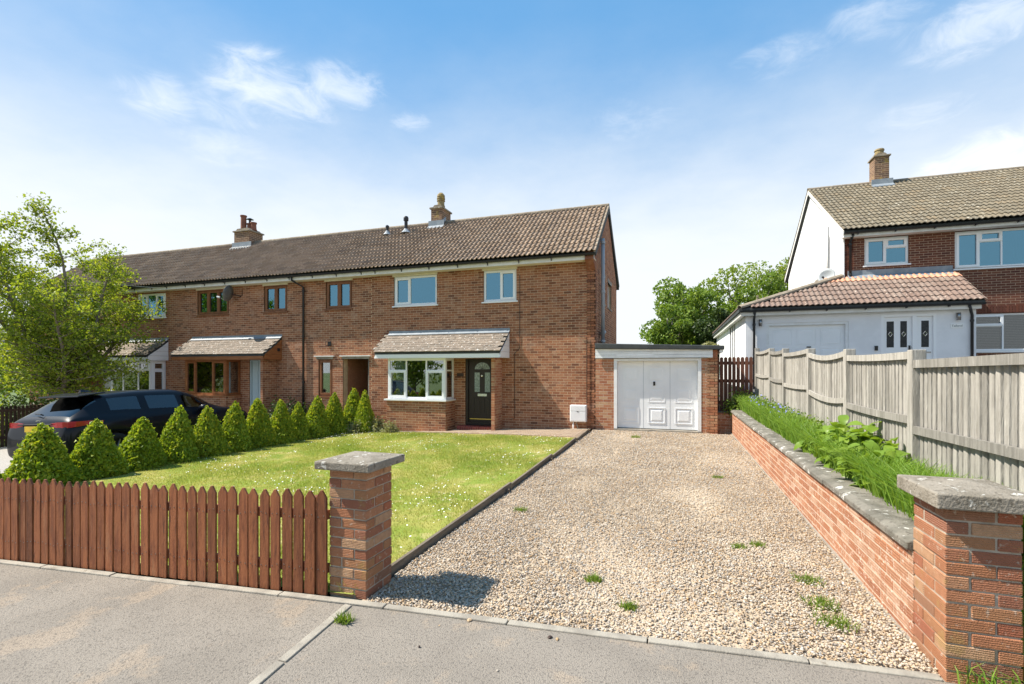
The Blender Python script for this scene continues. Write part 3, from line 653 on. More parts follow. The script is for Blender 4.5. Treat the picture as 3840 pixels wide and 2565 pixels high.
FF.box(G(), -6.10, -5.22, -.07, -.060, .17, .195).obj('kick_strip', 'brass', dr)
G().lathe([(.03, 0), (.045, .02), (.03, .05), (.012, .06)], FF.p(cx, -.06, 1.52), 10, Matrix.Rotation(R(90), 3, 'X')).obj('door_knocker', 'chrome', dr)
hg = G(); FF.box(hg, -5.27, -5.225, -.07, -.055, .93, 1.15); hg.tube([FF.p(-5.248, -.055, 1.04), FF.p(-5.248, -.01, 1.04), FF.p(-5.36, -.01, 1.04)], .011, 6); hg.obj('door_handle', 'chrome', dr)
FF.box(G(), -6.5, -6.28, 0.003+.004, .022, 1.50, 1.60).obj('number_plaque', 'plaque', H1)
st = B('step', 'mortar', H1, -6.35, -5.14, 13.66, FY-.03, -.3, -.02); x = -6.345
while x < -5.2: bevel(B('step_brick', 'red_brick', st, x, x+.066, 13.645, FY-.04, -.16, -.008), .005); x += .075
# chimney, vents
def stack(t, x0, x1, y0, y1, zb, zt, bmat='chimney_brick', cap=.10):
    c = B('chimney', 'mortar', t, x0, x1, y0, y1, zb, zt)
    brickwork(c, Fr((0, y0, 0), (1, 0, 0)), x0, x1, zb, zt, [], bmat, 60); brickwork(c, Fr((x1, 0, 0), (0, 1, 0)), y0, y1, zb, zt, [], bmat, 30); brickwork(c, Fr((x0, 0, 0), (0, -1, 0)), -y1, -y0, zb, zt, [], bmat, 30)
    bevel(B('chimney_cap', 'ridge_tile', c, x0-.05, x1+.05, y0-.05, y1+.05, zt, zt+.06), .01)
    G().prism([(x0+.02, zt+.06), (x1-.02, zt+.06), (x1-.12, zt+cap+.06), (x0+.12, zt+cap+.06)], 'y', y0+.04, y1-.04).obj('flaunching', 'ridge_tile', c)
    return c
c = stack(H1, -8.62, -8.18, 16.28, 17.02, 6.75, 7.66)
G().lathe([(.15, 0), (.15, .14), (.13, .15), (.13, .30), (.155, .31), (.155, .34), (.135, .35), (.135, .38), (.158, .39), (.158, .42), (.135, .43), (.135, .46), (.15, .47), (.14, .54), (.07, .62)], (-8.4, 16.65, 7.74), 16).obj('chimney_pot', 'chimney_pot', c)
G().prism([(16.12, roofz(16.12)+.05), (16.275, roofz(16.275)+.06), (16.275, roofz(16.275)+.26), (16.255, roofz(16.275)+.26), (16.255, roofz(16.255)+.09), (16.12, roofz(16.12)+.07)], 'x', -8.72, -8.08).obj('flashing', 'lead', c)
G().prism([(16.28, roofz(16.28)+.05), (16.60, RZ+.10), (16.60, RZ+.24), (16.28, roofz(16.28)+.26)], 'x', -8.176, -8.165).obj('flashing', 'lead', c)
for (x, y, h, r) in ((-9.50, 15.98, .66, .062),):
    z = roofz(y); q = G().lathe([(r, 0), (r, h*.72), (r*1.5, h*.74), (r*1.5, h*.9), (r*1.2, h*.97), (r*.5, h)], (x, y, z), 12).obj('vent_pipe', 'black_plastic', H1)
    G().lathe([(r*3.2, 0), (r*1.4, .12), (r*1.1, .16)], (x, y, z+.03), 12).obj('flashing', 'lead', q)
pipe(H1, 'soil_pipe', 'grey_plastic', [(-2.07, 14.72, 2.45), (-2.07, 14.72, 5.62)], .055)
G().tube([(-2.07, 14.74, 2.80), (-2.07, 15.1, 2.86), (-2.17, 15.3, 2.88)], .05, 10).obj('branch_pipe', 'grey_plastic', H1, True)
G().tube([(-2.07, 14.74, 2.55), (-2.1, 15.1, 2.57)], .02, 8).obj('waste_pipe', 'white_plastic', H1, True)
cb = G(); cb.tube([(-4.44, FY-.014, 4.55), (-4.44, FY-.014, 2.35), (-4.60, FY-.014, 2.2), (-4.60, FY-.014, .25), (-4.75, FY-.014, .2)], .008, 5); cb.obj('cable', 'plaque', H1)
cb = G(); cb.tube([(-2.62, FY-.03, 2.66), (-2.42, FY-.03, 2.64), (-2.42, FY-.03, .74)], .011, 6); cb.obj('cable', 'plaque', H1)
cab = thing('meter_cabinet', 'white plastic meter cabinet on the brick wall beside the garage', 'meter box', (-2.65, 13.86, .2))
bevel(B('box', 'meter_white', cab, -2.88, -2.41, 13.80, 13.985, .22, .70), .02, 3); bevel(B('door', 'meter_white', cab, -2.86, -2.43, 13.788, 13.799, .25, .52), .006); bevel(B('lid', 'meter_white', cab, -2.86, -2.43, 13.786, 13.799, .53, .685), .008)
B('latch', 'black_plastic', cab, -2.68, -2.63, 13.780, 13.787, .517, .527); G().tube([(-2.80, 13.9, .23), (-2.80, 13.9, .06), (-2.79, 13.88, -.03)], .02, 8).obj('duct', 'white_plastic', cab, True)
G().tube([(-2.72, 13.9, .23), (-2.64, 13.86, -.03)], .016, 8).obj('duct', 'edging_concrete', cab, True)

# house with brown windows
H2 = thing('terraced_house', 'middle terraced brick house with brown window frames and pale blue door', 'house', (-14.3, 16, gz(-14.3)))
X2a, X2b = -18.97, -9.62
h2holes = [(-17.43, -15.86, 3.79, 4.76), (-14.18, -13.13, 3.79, 4.76), (-11.47, -10.40, 3.79, 4.76), (-11.78, -11.20, .78, 2.07), (-10.77, -9.72, -.9, 2.10), (-14.86, -13.72, -.9, 2.07), (-17.1, -15.4, .35, 2.03)]
terrace_shell(H2, X2a, X2b, h2holes, 300)
BW = dict(fmat='brown_wood', w=-.03)
window(H2, FF, -17.43, -15.86, 3.79, 4.74, [(0, .33, 0, 1, True), (.33, .67, 0, 1, True), (.67, 1, 0, 1, True)], gmat='glass_up', sill=(.03, .04), blind=('blind', .012, .05), **BW)
window(H2, FF, -14.18, -13.13, 3.79, 4.74, [(0, .5, 0, 1, True), (.5, 1, 0, 1, True)], gmat='glass_up', sill=(.03, .04), blind=('white_blind', .012, .05), **BW)
window(H2, FF, -11.47, -10.40, 3.79, 4.74, [(0, .5, 0, 1, True), (.5, 1, 0, 1, True)], gmat='glass_up', sill=(.03, .04), blind=('white_blind', .012, .05), **BW)
for a, b in ((-17.43, -15.86), (-14.18, -13.13), (-11.47, -10.40)): B('window_head', 'cream_paint', H2, a-.03, b+.03, FY-.05, FY+.02, 4.742, 4.803)
window(H2, FF, -11.78, -11.20, .80, 2.06, [(0, 1, 0, 1, True)], gmat='glass', sill=(.04, .05), blind=('blind', .012, .045), **BW)
for a, b in ((-11.92, -11.10), (-10.86, -9.64)):
    B('lintel', 'edging_concrete', H2, a+.06, b-.06, FY-.022, FY-.0101, 2.075, 2.155); B('lintel_lead', 'fascia_white', H2, a, b, FY-.075, FY-.011, 2.157, 2.19)
# covered alley
B('alley_wall', 'house_brick', H2, -10.97, -10.77, FY+.26, 19.0, -.6, 2.3); B('alley_wall', 'mortar', H2, -9.72, -9.63, FY+.26, 19.0, -.6, 2.3)
B('alley_ceiling', 'room_paint', H2, -10.76, -9.73, FY+.26, 18.9, 2.2, 2.3); B('alley_gate', 'dark_stain', H2, -10.76, -9.73, 18.6, 18.65, -.5, 1.9)
B('alley_post', 'cap_concrete', H2, -9.80, -9.725, FY+.05, FY+.12, -.6, 2.09)
bay(H2, -17.3, -15.26, 'orange_wood', 'glass', [(0, .25, 0, 1, True), (.25, .68, 0, 1, False), (.68, 1, 0, 1, True)], [(0, 1, 0, 1, False)], blind=('white_blind', .014, .042), nb=40)
canopy(H2, -17.72, -13.36, 'orange_wood', 'orange_wood', vent=True)
po = B('porch_pier', 'mortar', H2, -13.70, -13.59, 13.36, FY-.001, -.75, 2.06)
brickwork(po, FP, -13.70, -13.59, -.75, 2.06, [], 'house_brick', 30); brickwork(po, Fr((-13.59, 0, 0), (0, 1, 0)), 13.36, FY, -.75, 2.06, [], 'house_brick', 40)
d2 = FF.box(G(), -14.80, -13.76, -.12, -.07, -.05, 2.02).obj('front_door', 'blue_door', H2)
g = G(); FF.box(g, -14.86, -14.80, -.14, -.02, -.3, 2.06); FF.box(g, -13.76, -13.72, -.14, -.02, -.3, 2.06); FF.box(g, -14.80, -13.76, -.14, -.02, 2.021, 2.06); FF.box(g, -14.55, -14.52, -.0695, -.05, -.05, 2.02); g.obj('door_frame', 'blue_door', H2)
FF.box(G(), -14.40, -14.22, -.07, -.06, .95, 1.80).obj('door_glass', 'dark_strip', d2); FF.box(G(), -14.38, -14.2, -.07, -.06, .55, .62).obj('letter_plate', 'plaque', d2)
c = stack(H2, -18.07, -17.25, 16.22, 16.95, 6.75, 7.62)
for (x, y, h, r, m) in ((-17.85, 16.5, .68, .13, 'terracotta'), (-17.62, 16.62, .34, .13, 'terracotta'), (-17.40, 16.6, .36, .13, 'terracotta')):
    G().lathe([(r*1.1, 0), (r*1.1, .06), (r*.92, .07), (r*.85, h-.06), (r*1.05, h-.05), (r*1.05, h), (r*.8, h)], (x, y, 7.73), 14).obj('chimney_pot', m, c)
G().lathe([(.05, 0), (.05, .16), (.16, .18), (.05, .24)], (-17.62, 16.62, 8.07), 12).obj('cowl', 'black_plastic', c)
G().prism([(16.05, roofz(16.05)+.05), (16.215, roofz(16.2)+.06), (16.215, roofz(16.2)+.26), (16.195, roofz(16.2)+.26), (16.195, roofz(16.18)+.09), (16.05, roofz(16.05)+.07)], 'x', -18.17, -17.12).obj('flashing', 'lead', c)
x, y = -10.3, 15.98; z = roofz(y)
q = G().lathe([(.05, 0), (.05, .28), (.066, .29), (.066, .37), (.03, .40)], (x, y, z), 12).obj('vent_pipe', 'black_plastic', H2); G().lathe([(.16, 0), (.07, .12), (.055, .16)], (x, y, z+.03), 12).obj('flashing', 'lead', q)
pipe(H2, 'downpipe', 'black_plastic', [(-12.6, EY+.015, 4.90), (-12.6, EY+.03, 4.80), (-12.38, FY-.06, 4.60), (-12.38, FY-.06, -.45)], .036)
cb = G(); cb.tube([(-15.2, FY-.014, 4.66), (-15.2, FY-.014, 4.45), (-15.3, FY-.014, 4.4)], .01, 5); cb.obj('cable', 'plaque', H2)
def dish(name, label, base, centre, face, rad, mat, arm=.42):
    t = thing(name, label, 'satellite dish', base)
    f = Vector(face).normalized(); q = f.to_track_quat('Z', 'Y').to_matrix()
    prof = [(0.01, .0), (rad*.35, .012), (rad*.7, .05), (rad, .10), (rad, .106), (rad*.7, .058), (rad*.35, .02), (.01, .008)]
    o = G(); o.lathe(prof, centre, 24, q); o.obj('reflector', mat, t, True)
    c = Vector(centre); up = q @ Vector((0, -1, 0))
    if up.z > 0: up = -up
    e = c+f*arm+up*rad*.75
    G().tube([c+up*rad*.98+f*.1, e], .012, 6).obj('arm', mat, t)
    G().lathe([(.028, -.05), (.034, .0), (.034, .05), (.02, .07)], e, 10, q).obj('receiver', 'white_plastic' if mat == 'dish_dark' else 'black_plastic', t)
    G().tube([c+f*.005, c-f*.05, Vector(base)], .018, 6).obj('bracket', 'black_plastic', t)
dish('satellite_dish', 'dark satellite dish on the terrace wall between brown framed windows', (-15.25, FY-.012, 4.42), (-15.45, 13.72, 4.48), (-.93, -.25, .25), .30, 'dish_dark')
def lamp(name, label, u, F, z0, z1, mat):
    t = thing(name, label, 'wall light', F.p(u, .0, z0)); h = z1-z0
    F.box(G(), u-.03, u+.03, .008, .03, z0+h*.35, z0+h*.65).obj('back_plate', mat, t)
    c = F.p(u, .075, 0); G().lathe([(.05, 0), (.05, h)], (c.x, c.y, z0), 14).obj('cylinder', mat, t, True); G().lathe([(.035, 0), (.035, .01)], (c.x, c.y, z0-.008), 12).obj('lamp_glass', 'white_plastic', t)
t = thing('wall_lantern', 'small dark square lantern on the brick wall above the narrow brown window', 'wall light', (-11.32, FY-.01, 2.55))
g = G(); FF.box(g, -11.38, -11.24, .010, .03, 2.52, 2.68); g.obj('back_plate', 'black_plastic', t)
g = G(); 
for u in (-11.36, -11.27):
    FF.box(g, u, u+.012, .03, .16, 2.66, 2.672); FF.box(g, u, u+.012, .148, .16, 2.53, 2.66); FF.box(g, u, u+.012, .03, .148, 2.53, 2.542)
FF.box(g, -11.348, -11.27, .148, .16, 2.53, 2.545); FF.box(g, -11.348, -11.27, .148, .16, 2.657, 2.672); g.obj('cage', 'black_plastic', t)

# house with white bay behind the tree
H3 = thing('terraced_house', 'terraced brick house with white bay window half hidden behind the leafy tree', 'house', (-23.5, 16, gz(-23.5)))
X3a, X3b = -27.6, -18.97
terrace_shell(H3, X3a, X3b, [(-20.65, -19.12, 3.79, 4.76), (-24.6, -23.3, 3.79, 4.76), (-21.1, -20.6, .35, 2.03), (-22.9, -21.8, -1.2, 2.07)], 300, left_gable=True)
B('gable_wall', 'mortar', H3, X3a-.01, X3a+.25, FY+.26, 19.0, -1.3, 4.8)
window(H3, FF, -20.65, -19.12, 3.79, 4.74, [(0, .33, 0, 1, True), (.33, .67, 0, 1, False), (.67, 1, 0, 1, True)], gmat='glass_up', sill=(.05, .05), w=-.0)
window(H3, FF, -24.6, -23.3, 3.79, 4.74, [(0, .5, 0, 1, True), (.5, 1, 0, 1, False)], gmat='glass_up', sill=(.05, .05), w=-.03)
bay(H3, -21.3, -19.08, 'white_plastic', 'glass', [(0, .3, .72, 1, True), (0, .3, 0, .72, False), (.3, .7, 0, 1, False), (.7, 1, .72, 1, True), (.7, 1, 0, .72, False)], [(0, 1, .72, 1, True), (0, 1, 0, .72, True)], curtain=[(.02, .98)], nb=20)
canopy(H3, -23.3, -18.96, 'white_plastic', 'white_plastic')
d3 = FF.box(G(), -22.85, -21.85, -.12, -.07, -.6, 2.02).obj('front_door', 'white_plastic', H3); B('porch_pier', 'house_brick', H3, -23.0, -22.88, 13.36, FY-.001, -1.1, 2.06)
# ------------------------------------------------------------------ garage
GA = thing('garage', 'flat roofed brick garage with white panelled up and over door', 'garage', (-.57, 16, 0))
gw = wall(GA, 'front_wall', FF, -2.178, 1.04, -.1, 2.02, [(-1.66, .64, -.2, 2.02)], 'garage_brick', 'wall_mortar', 300)
wall(GA, 'side_wall', Fr((1.04, 0, 0), (0, 1, 0)), 14.0, 19.0, -.1, 2.2, [], 'garage_brick', 'wall_mortar', 0)
B('rear_wall', 'mortar', GA, -2.17, 1.03, 19.0, 19.2, -.1, 2.2)
fb = None
for i in range(3): 
    z = 2.035+i*.088; q = B('fascia_board', 'white_paint', GA, -2.172, .92, FY-.075+.004*i, FY-.045, z, z+.083)
B('header_block', 'garage_brick', GA, .923, 1.04, FY-.02, FY+.2, 2.02, 2.28)
rf = G().add([(-2.176, FY-.13, 2.455), (1.20, FY-.13, 2.345), (1.20, 19.3, 2.345), (-2.176, 19.3, 2.455), (-2.176, FY-.13, 2.30), (1.20, FY-.13, 2.235), (1.20, 19.3, 2.235), (-2.176, 19.3, 2.30)], [(0, 1, 2, 3), (7, 6, 5, 4), (4, 5, 1, 0), (5, 6, 2, 1), (6, 7, 3, 2), (7, 4, 0, 3)]).obj('flat_roof', 'felt', GA); bevel(rf, .02, 3)
G().tube([(1.13, FY-.1, 2.20), (1.13, 19.2, 2.20)], .05, 10).obj('gutter', 'fascia_white', GA)
fr = G(); FF.box(fr, -1.66, -1.575, -.16, .012, .06, 2.02); FF.box(fr, .555, .64, -.16, .012, .06, 2.02); FF.box(fr, -1.575, .555, -.16, .012, 1.955, 2.02); fr.obj('door_frame', 'white_paint', GA)
B('threshold', 'edging_concrete', GA, -1.66, .64, FY-.04, FY+.25, -.05, .055)
GD = B('garage_door', 'garage_white', GA, -1.572, .552, FY+.145, FY+.18, .075, 1.952)
def raised_panel(g, F, u0, u1, z0, z1, w, b=.025, b2=.075, d=.016):
    F.box(g, u0, u1, w, w+d, z0, z0+b); F.box(g, u0, u1, w, w+d, z1-b, z1); F.box(g, u0, u0+b, w, w+d, z0+b, z1-b); F.box(g, u1-b, u1, w, w+d, z0+b, z1-b)
    a = [F.p(u0+b+.02, w, z0+b+.02), F.p(u1-b-.02, w, z0+b+.02), F.p(u1-b-.02, w, z1-b-.02), F.p(u0+b+.02, w, z1-b-.02)]
    c = [F.p(u0+b+b2, w+d, z0+b+b2), F.p(u1-b-b2, w+d, z0+b+b2), F.p(u1-b-b2, w+d, z1-b-b2), F.p(u0+b+b2, w+d, z1-b-b2)]
    g.add(a+c, [(0, 1, 5, 4), (1, 2, 6, 5), (2, 3, 7, 6), (3, 0, 4, 7), (4, 5, 6, 7)])
for i in range(3):
    u0 = -1.572+.708*i
    for j, (z0, z1) in enumerate(((.22, .66), (.80, 1.22), (1.36, 1.80))):
        g = G(); raised_panel(g, FF, u0+.13, u0+.58, z0, z1, -.145, d=.014 if j == 0 else .007); g.obj('door_panel', 'garage_white', GD)
    if i: B('panel_joint', 'grey_plastic', GD, u0-.004, u0+.004, FY+.1425, FY+.1455, .08, 1.95)
FF.box(G(), -.60, -.545, -.145, -.12, 1.27, 1.38).obj('door_lock', 'black_plastic', GD)
# ------------------------------------------------------------------ gate pillars and walls
def pillar(name, label, x0, y0, wx, wy, nc, bmat, mmat, cap, capm='cap_concrete'):
    t = thing(name, label, 'pillar', (x0+wx/2, y0+wy/2, 0)); z = -.02
    B('core', mmat, t, x0+.006, x0+wx-.006, y0+.006, y0+wy-.006, -.05, nc*.075-.01)
    Lx, Hx = wx*.656, wx*.3125; Ly, Hy = wy*.656, wy*.3125
    for k in range(nc):
        za, zb = k*.075-.005+random.uniform(-.002, .002), k*.075+.060
        if k % 2 == 0: R4 = [(0, Lx, 0, Hy), (wx-Hx, wx, 0, Ly), (wx-Lx, wx, wy-Hy, wy), (0, Hx, wy-Ly, wy)]
        else: R4 = [(wx-Lx, wx, 0, Hy), (0, Hx, 0, Ly), (0, Lx, wy-Hy, wy), (wx-Hx, wx, wy-Ly, wy)]
        for (a, b, c, d) in R4:
            j = [random.uniform(-.003, .003) for _ in range(4)]
            bevel(G().box(x0+a+j[0], x0+b+j[1], y0+c+j[2], y0+d+j[3], za, zb, random.random()).obj('brick', bmat, t), .004, 2)
    zt = nc*.075-.012; o = cap[0]; th = cap[1]; r = cap[2]; cx, cy = x0+wx/2, y0+wy/2
    c = G().add([(x0-o, y0-o, zt), (x0+wx+o, y0-o, zt), (x0+wx+o, y0+wy+o, zt), (x0-o, y0+wy+o, zt), (x0-o, y0-o, zt+th), (x0+wx+o, y0-o, zt+th), (x0+wx+o, y0+wy+o, zt+th), (x0-o, y0+wy+o, zt+th), (cx, cy, zt+th+r)],
                [(3, 2, 1, 0), (0, 1, 5, 4), (1, 2, 6, 5), (2, 3, 7, 6), (3, 0, 4, 7), (4, 5, 8), (5, 6, 8), (6, 7, 8), (7, 4, 8)]).obj('cap', capm, t)
    bevel(c, .009, 3); return t
pillar('brick_pillar', 'brick gate pillar with concrete cap at the end of the picket fence', -2.52, 3.115, .33, .345, 13, 'pillar_brick', 'pillar_mortar', (.078, .062, .018))
pillar('brick_pillar', 'nearest brick gate pillar with thick concrete cap beside the retaining wall', 1.405, 3.31, .335, .385, 13, 'pillar_brick', 'pillar_mortar', (.065, .085, .035))
RW = thing('retaining_wall', 'long low brick retaining wall with concrete coping along the gravel drive', 'wall', (1.5, 9, 0))
WF = Fr((1.41, 0, 0), (0, -1, 0))
wall(RW, 'wall_face', WF, -14.46, -3.70, -.02, .58, [], 'wall_brick', 'wall_mortar', 300, th=.22, bl=.215, proud=.003, jit=.001)
y = 3.70
while y < 14.4:
    y2 = min(y+.62, 14.48); j = random.uniform(-.005, .005)
    bevel(G().prism([(1.37+j, .584), (1.66+j, .584), (1.66+j, .640+j), (1.60+j, .655+j), (1.43+j, .652+j), (1.37+j, .632+j)], 'y', y+.003, y2-.003).obj('coping_stone', 'coping_concrete', RW), .008, 2); y = y2
B('footing', 'edging_concrete', RW, 1.385, 1.4085, 3.72, 14.4, -.05, .022)
CW = thing('cross_wall', 'short low brick wall joining the garage corner to the retaining wall', 'wall', (1.22, 14.4, 0))
wall(CW, 'wall_face', Fr((0, 14.36, 0), (1, 0, 0)), 1.045, 1.415, -.05, .53, [], 'wall_brick', 'wall_mortar', 20, th=.2); bevel(B('coping_stone', 'coping_concrete', CW, 1.044, 1.42, 14.33, 14.58, .532, .575), .006)
# ------------------------------------------------------------------ fences
PF = thing('picket_fence', 'reddish brown stained picket fence along the pavement', 'fence', (-5, 3.1, gz(-5)))
yF = lambda x: street(x)+.055
for k in range(65):
    x = -9.545+k*.1083+random.uniform(-.003, .003); pw = random.uniform(.088, .095); z0 = gz(x)+.012; z1 = z0+.800+random.uniform(-.010, .010); y0 = yF(x)+random.uniform(-.003, .005); m = x+pw/2; tl = random.uniform(-.005, .005)
    g = G(); v = []
    for yy_ in (y0-.009, y0+.009): v += [(x, yy_, z0), (x+pw, yy_, z0), (x+pw+tl, yy_, z1-.055), (m+.008+tl, yy_, z1), (m-.008+tl, yy_, z1), (x+tl, yy_, z1-.055)]
    g.add(v, [(0, 1, 2, 3, 4, 5), (11, 10, 9, 8, 7, 6)]+[(i, i+6, (i+1) % 6+6, (i+1) % 6) for i in range(6)]); g.r = [random.random()]*len(g.f)
    pk = bevel(g.obj('picket', 'picket_stain', PF), .002, 1)
    if x > -6.6:
        g = G()
        for zz in (.19, .60):
            for dx in (.22, .76): g.lathe([(.0045, 0), (.004, .003)], (x+pw*dx, y0-.009, z0+zz+random.uniform(-.012, .02)), 6, Matrix.Rotation(R(90), 3, 'X'))
        g.obj('nails', 'steel', pk)['kind'] = 'stuff'
for zz in (.17, .58):
    a, b = -9.6, -2.53; G().hexa([(a, yF(a)+.010, gz(a)+zz), (b, yF(b)+.010, gz(b)+zz), (b, yF(b)+.045, gz(b)+zz), (a, yF(a)+.045, gz(a)+zz), (a, yF(a)+.010, gz(a)+zz+.07), (b, yF(b)+.010, gz(b)+zz+.07), (b, yF(b)+.045, gz(b)+zz+.07), (a, yF(a)+.045, gz(a)+zz+.07)]).obj('rail', 'picket_stain', PF)
for a in (-9.5, -7.8, -6.1, -4.4, -2.68): B('post', 'picket_stain', PF, a-.035, a+.035, yF(a)+.047, yF(a)+.117, gz(a)-.05, gz(a)+.74)
WX = 2.06; TF = thing('timber_fence', 'grey weathered timber fence of vertical pales above the retaining wall', 'fence', (WX, 9, .6))
py = [3.52, 5.35, 7.16, 9.0, 10.92, 12.42, 14.5]; 
def ftop(y): return 1.80+.0425*(y-3.9)
def fbase(y): return bedz(y)-.05
pv = {}
for i, y in enumerate(py):
    bevel(B('post', 'weathered_wood', TF, WX-.055, WX+.055, y-.05, y+.05, fbase(y)-.1-(.35 if i == 0 else 0), ftop(y)+.035), .006)
sag = [.0, .01, .05, .015, .02, .03]
for i in range(len(py)-1):
    a, b = py[i]+.052, py[i+1]-.052; zt0 = ftop((a+b)/2); n = max(4, int(round((b-a)/.077))); sp = (b-a)/n; tl = [-.02, .012, .03, -.01, .02, .0][i]
    def top(y): s = (y-a)/(b-a); return zt0+tl*(s-.5)-sag[i]*4*s*(1-s)-.01
    for k in range(n):
        y0 = a+k*sp+.003; y1 = y0+sp-.013-random.uniform(0, .007); zb = fbase(y0)+.0; zt = top((y0+y1)/2)-.045+random.uniform(-.004, .004); dx = random.uniform(-.004, .004); ln = random.uniform(-.006, .006)
        pf = [(WX+.012+dx, y1), (WX-.006+dx, y1-.004), (WX-.016+dx, (y0+y1)/2), (WX-.006+dx, y0+.004), (WX+.012+dx, y0)]
        g = G(); v = [(p[0], p[1], zb) for p in pf]+[(p[0], p[1]+ln, zt) for p in pf]
        g.add(v, [(4, 3, 2, 1, 0), (5, 6, 7, 8, 9)]+[(q, (q+1) % 5, (q+1) % 5+5, q+5) for q in range(5)]); g.r = [random.random()]*len(g.f); g.obj('pale', 'weathered_wood', TF)
    for zo, hh, xo in ((-.07, .07, -.048), (-.66, .07, -.048)):
        g = G(); m = 7
        for q in range(m):
            ya, yb = a+(b-a)*q/m, a+(b-a)*(q+1)/m; za, zb = top(ya)+zo, top(yb)+zo
            g.hexa([(WX+xo, ya, za), (WX-.018, ya, za), (WX-.018, yb, zb), (WX+xo, yb, zb), (WX+xo, ya, za+hh), (WX-.018, ya, za+hh), (WX-.018, yb, zb+hh), (WX+xo, yb, zb+hh)])
        g.obj('rail', 'weathered_wood', TF)
GP = thing('picket_gate', 'dark brown round topped picket gate between garage and grey fence', 'gate', (1.55, 14.9, .5))
x = 1.06
while x < 2.0:
    pw = .088; g = G(); n = 7; pts = [(x, .45), (x+pw, .45)]+[(x+pw/2+pw/2*math.cos(a), 2.02+pw/2*math.sin(a)) for a in np.linspace(0, math.pi, n)]
    g.prism(pts, 'y', 14.88, 14.90); g.r = [random.random()]*len(g.f); g.obj('picket', 'gate_stain', GP); x += .107
for z in (.75, 1.35, 1.85): B('rail', 'gate_stain', GP, 1.05, 2.03, 14.902, 14.94, z, z+.09)
DF = thing('lath_fence', 'dark brown slatted fence behind the rear of the black car', 'fence', (-20.6, 8, -.7))
y = 3.0
while y < 13.6:
    z0 = gz(-20.6)-.03; B('slat', 'dark_stain', DF, -20.62, -20.6, y, y+.075, z0, z0+1.32+random.uniform(-.02, .02)); y += .105
for z in (.25, 1.12): B('rail', 'dark_stain', DF, -20.599, -20.55, 3.0, 13.6, gz(-20.6)+z, gz(-20.6)+z+.08)

# ------------------------------------------------------------------ the neighbour's house on the right
NH = thing('detached_house', 'white rendered and dark brick house with tiled extension behind the grey fence', 'house', (8, 22, 1.1))
NY = 18.6; NF = Fr((0, NY, 0), (1, 0, 0)); NX0, NX1 = 5.21, 13.5
nh = [(5.77, 6.95, 5.06, 5.95), (8.13, 9.95, 4.80, 5.95), (8.45, 10.4, 2.27, 3.42)]
nz_h = nh+[(8.2, 13.5, 3.43, 3.66)]
wl = wall(NH, 'front_wall', NF, NX0, NX1, 1.0, 6.0, nh, 'neighbour_brick', 'neighbour_mortar', 300)
x = 8.1
while x < 10.8: NF.box(G(), x, x+.062, .004, .014, 3.43, 3.64).obj('soldier_brick', 'neighbour_brick', wl); x += .075
NG = Fr((NX0, 0, 0), (0, -1, 0))
g = G(); gp = [(NY, 1.0), (26.8, 1.0), (26.8, 6.05), (22.7, 8.85), (NY, 6.05)]; g.prism(gp, 'x', NX0-.03, NX0+.25); gw2 = g.obj('gable_wall', 'white_render', NH)
B('quoin', 'white_render', NH, NX0-.031, NX0+.001, NY-.02, NY, 4.2, 6.0)
B('rear_wall', 'white_render', NH, NX0+.26, NX1, 26.6, 26.8, 1.0, 6.0); B('end_wall', 'white_render', NH, NX1, NX1+.2, NY, 26.8, 1.0, 6.0)
B('floor', 'room_paint', NH, NX0+.26, NX1, NY+.26, 26.5, 3.75, 3.9); B('room_divider', 'room_paint', NH, NX0+.26, NX1, 21.6, 21.7, 1.0, 6.0)
nEY, nEZ, nRY, nRZ = 18.22, 6.17, 22.70, 9.0; nl = math.hypot(nRY-nEY, nRZ-nEZ); nv = Vector((0, (nRY-nEY)/nl, (nRZ-nEZ)/nl))
rf = G().prism([(nEY+.05, nEZ-.02), (nRY, nRZ-.03), (27.2, nEZ-.02), (27.2, nEZ-.18), (nRY, nRZ-.22), (nEY+.1, nEZ-.13)], 'x', NX0-.12, NX1+.2).obj('roof', 'felt', NH)
tiles(rf, (NX0-.14, nEY, nEZ), (1, 0, 0), nv, NX1+.3-NX0, nl-.05, 'neighbour_tile', 'wave', nind=300, amp=.040)
G().hexa([(NX0-.14, nRY, nRZ), (NX1, nRY, nRZ), (NX1, 27.3, nEZ), (NX0-.14, 27.3, nEZ), (NX0-.14, nRY, nRZ+.035), (NX1, nRY, nRZ+.035), (NX1, 27.3, nEZ+.035), (NX0-.14, 27.3, nEZ+.035)]).obj('rear_slope', 'neighbour_tile', rf)
ridge_tiles(rf, (NX0-.14, nRY, nRZ+.03), (NX1, nRY, nRZ+.03), 19, 'ridge_tile')
for (ya, za, yb, zb_) in ((nEY+.04, nEZ-.17, nRY, nRZ-.17), (27.2, nEZ-.17, nRY, nRZ-.17)):
    G().add([(NX0-.125, ya, za), (NX0-.125, yb, zb_), (NX0-.125, yb, zb_+.165), (NX0-.125, ya, za+.165), (NX0-.10, ya, za), (NX0-.10, yb, zb_), (NX0-.10, yb, zb_+.165), (NX0-.10, ya, za+.165)], [(3, 2, 1, 0), (4, 5, 6, 7), (0, 1, 5, 4), (3, 7, 6, 2), (0, 4, 7, 3), (1, 2, 6, 5)]).obj('bargeboard', 'fascia_white', NH)
B('fascia', 'fascia_white', NH, NX0-.1, NX1, nEY+.08, nEY+.105, 5.96, 6.12); B('soffit', 'fascia_white', NH, NX0-.1, NX1, nEY+.106, NY-.004, 5.965, 5.985)
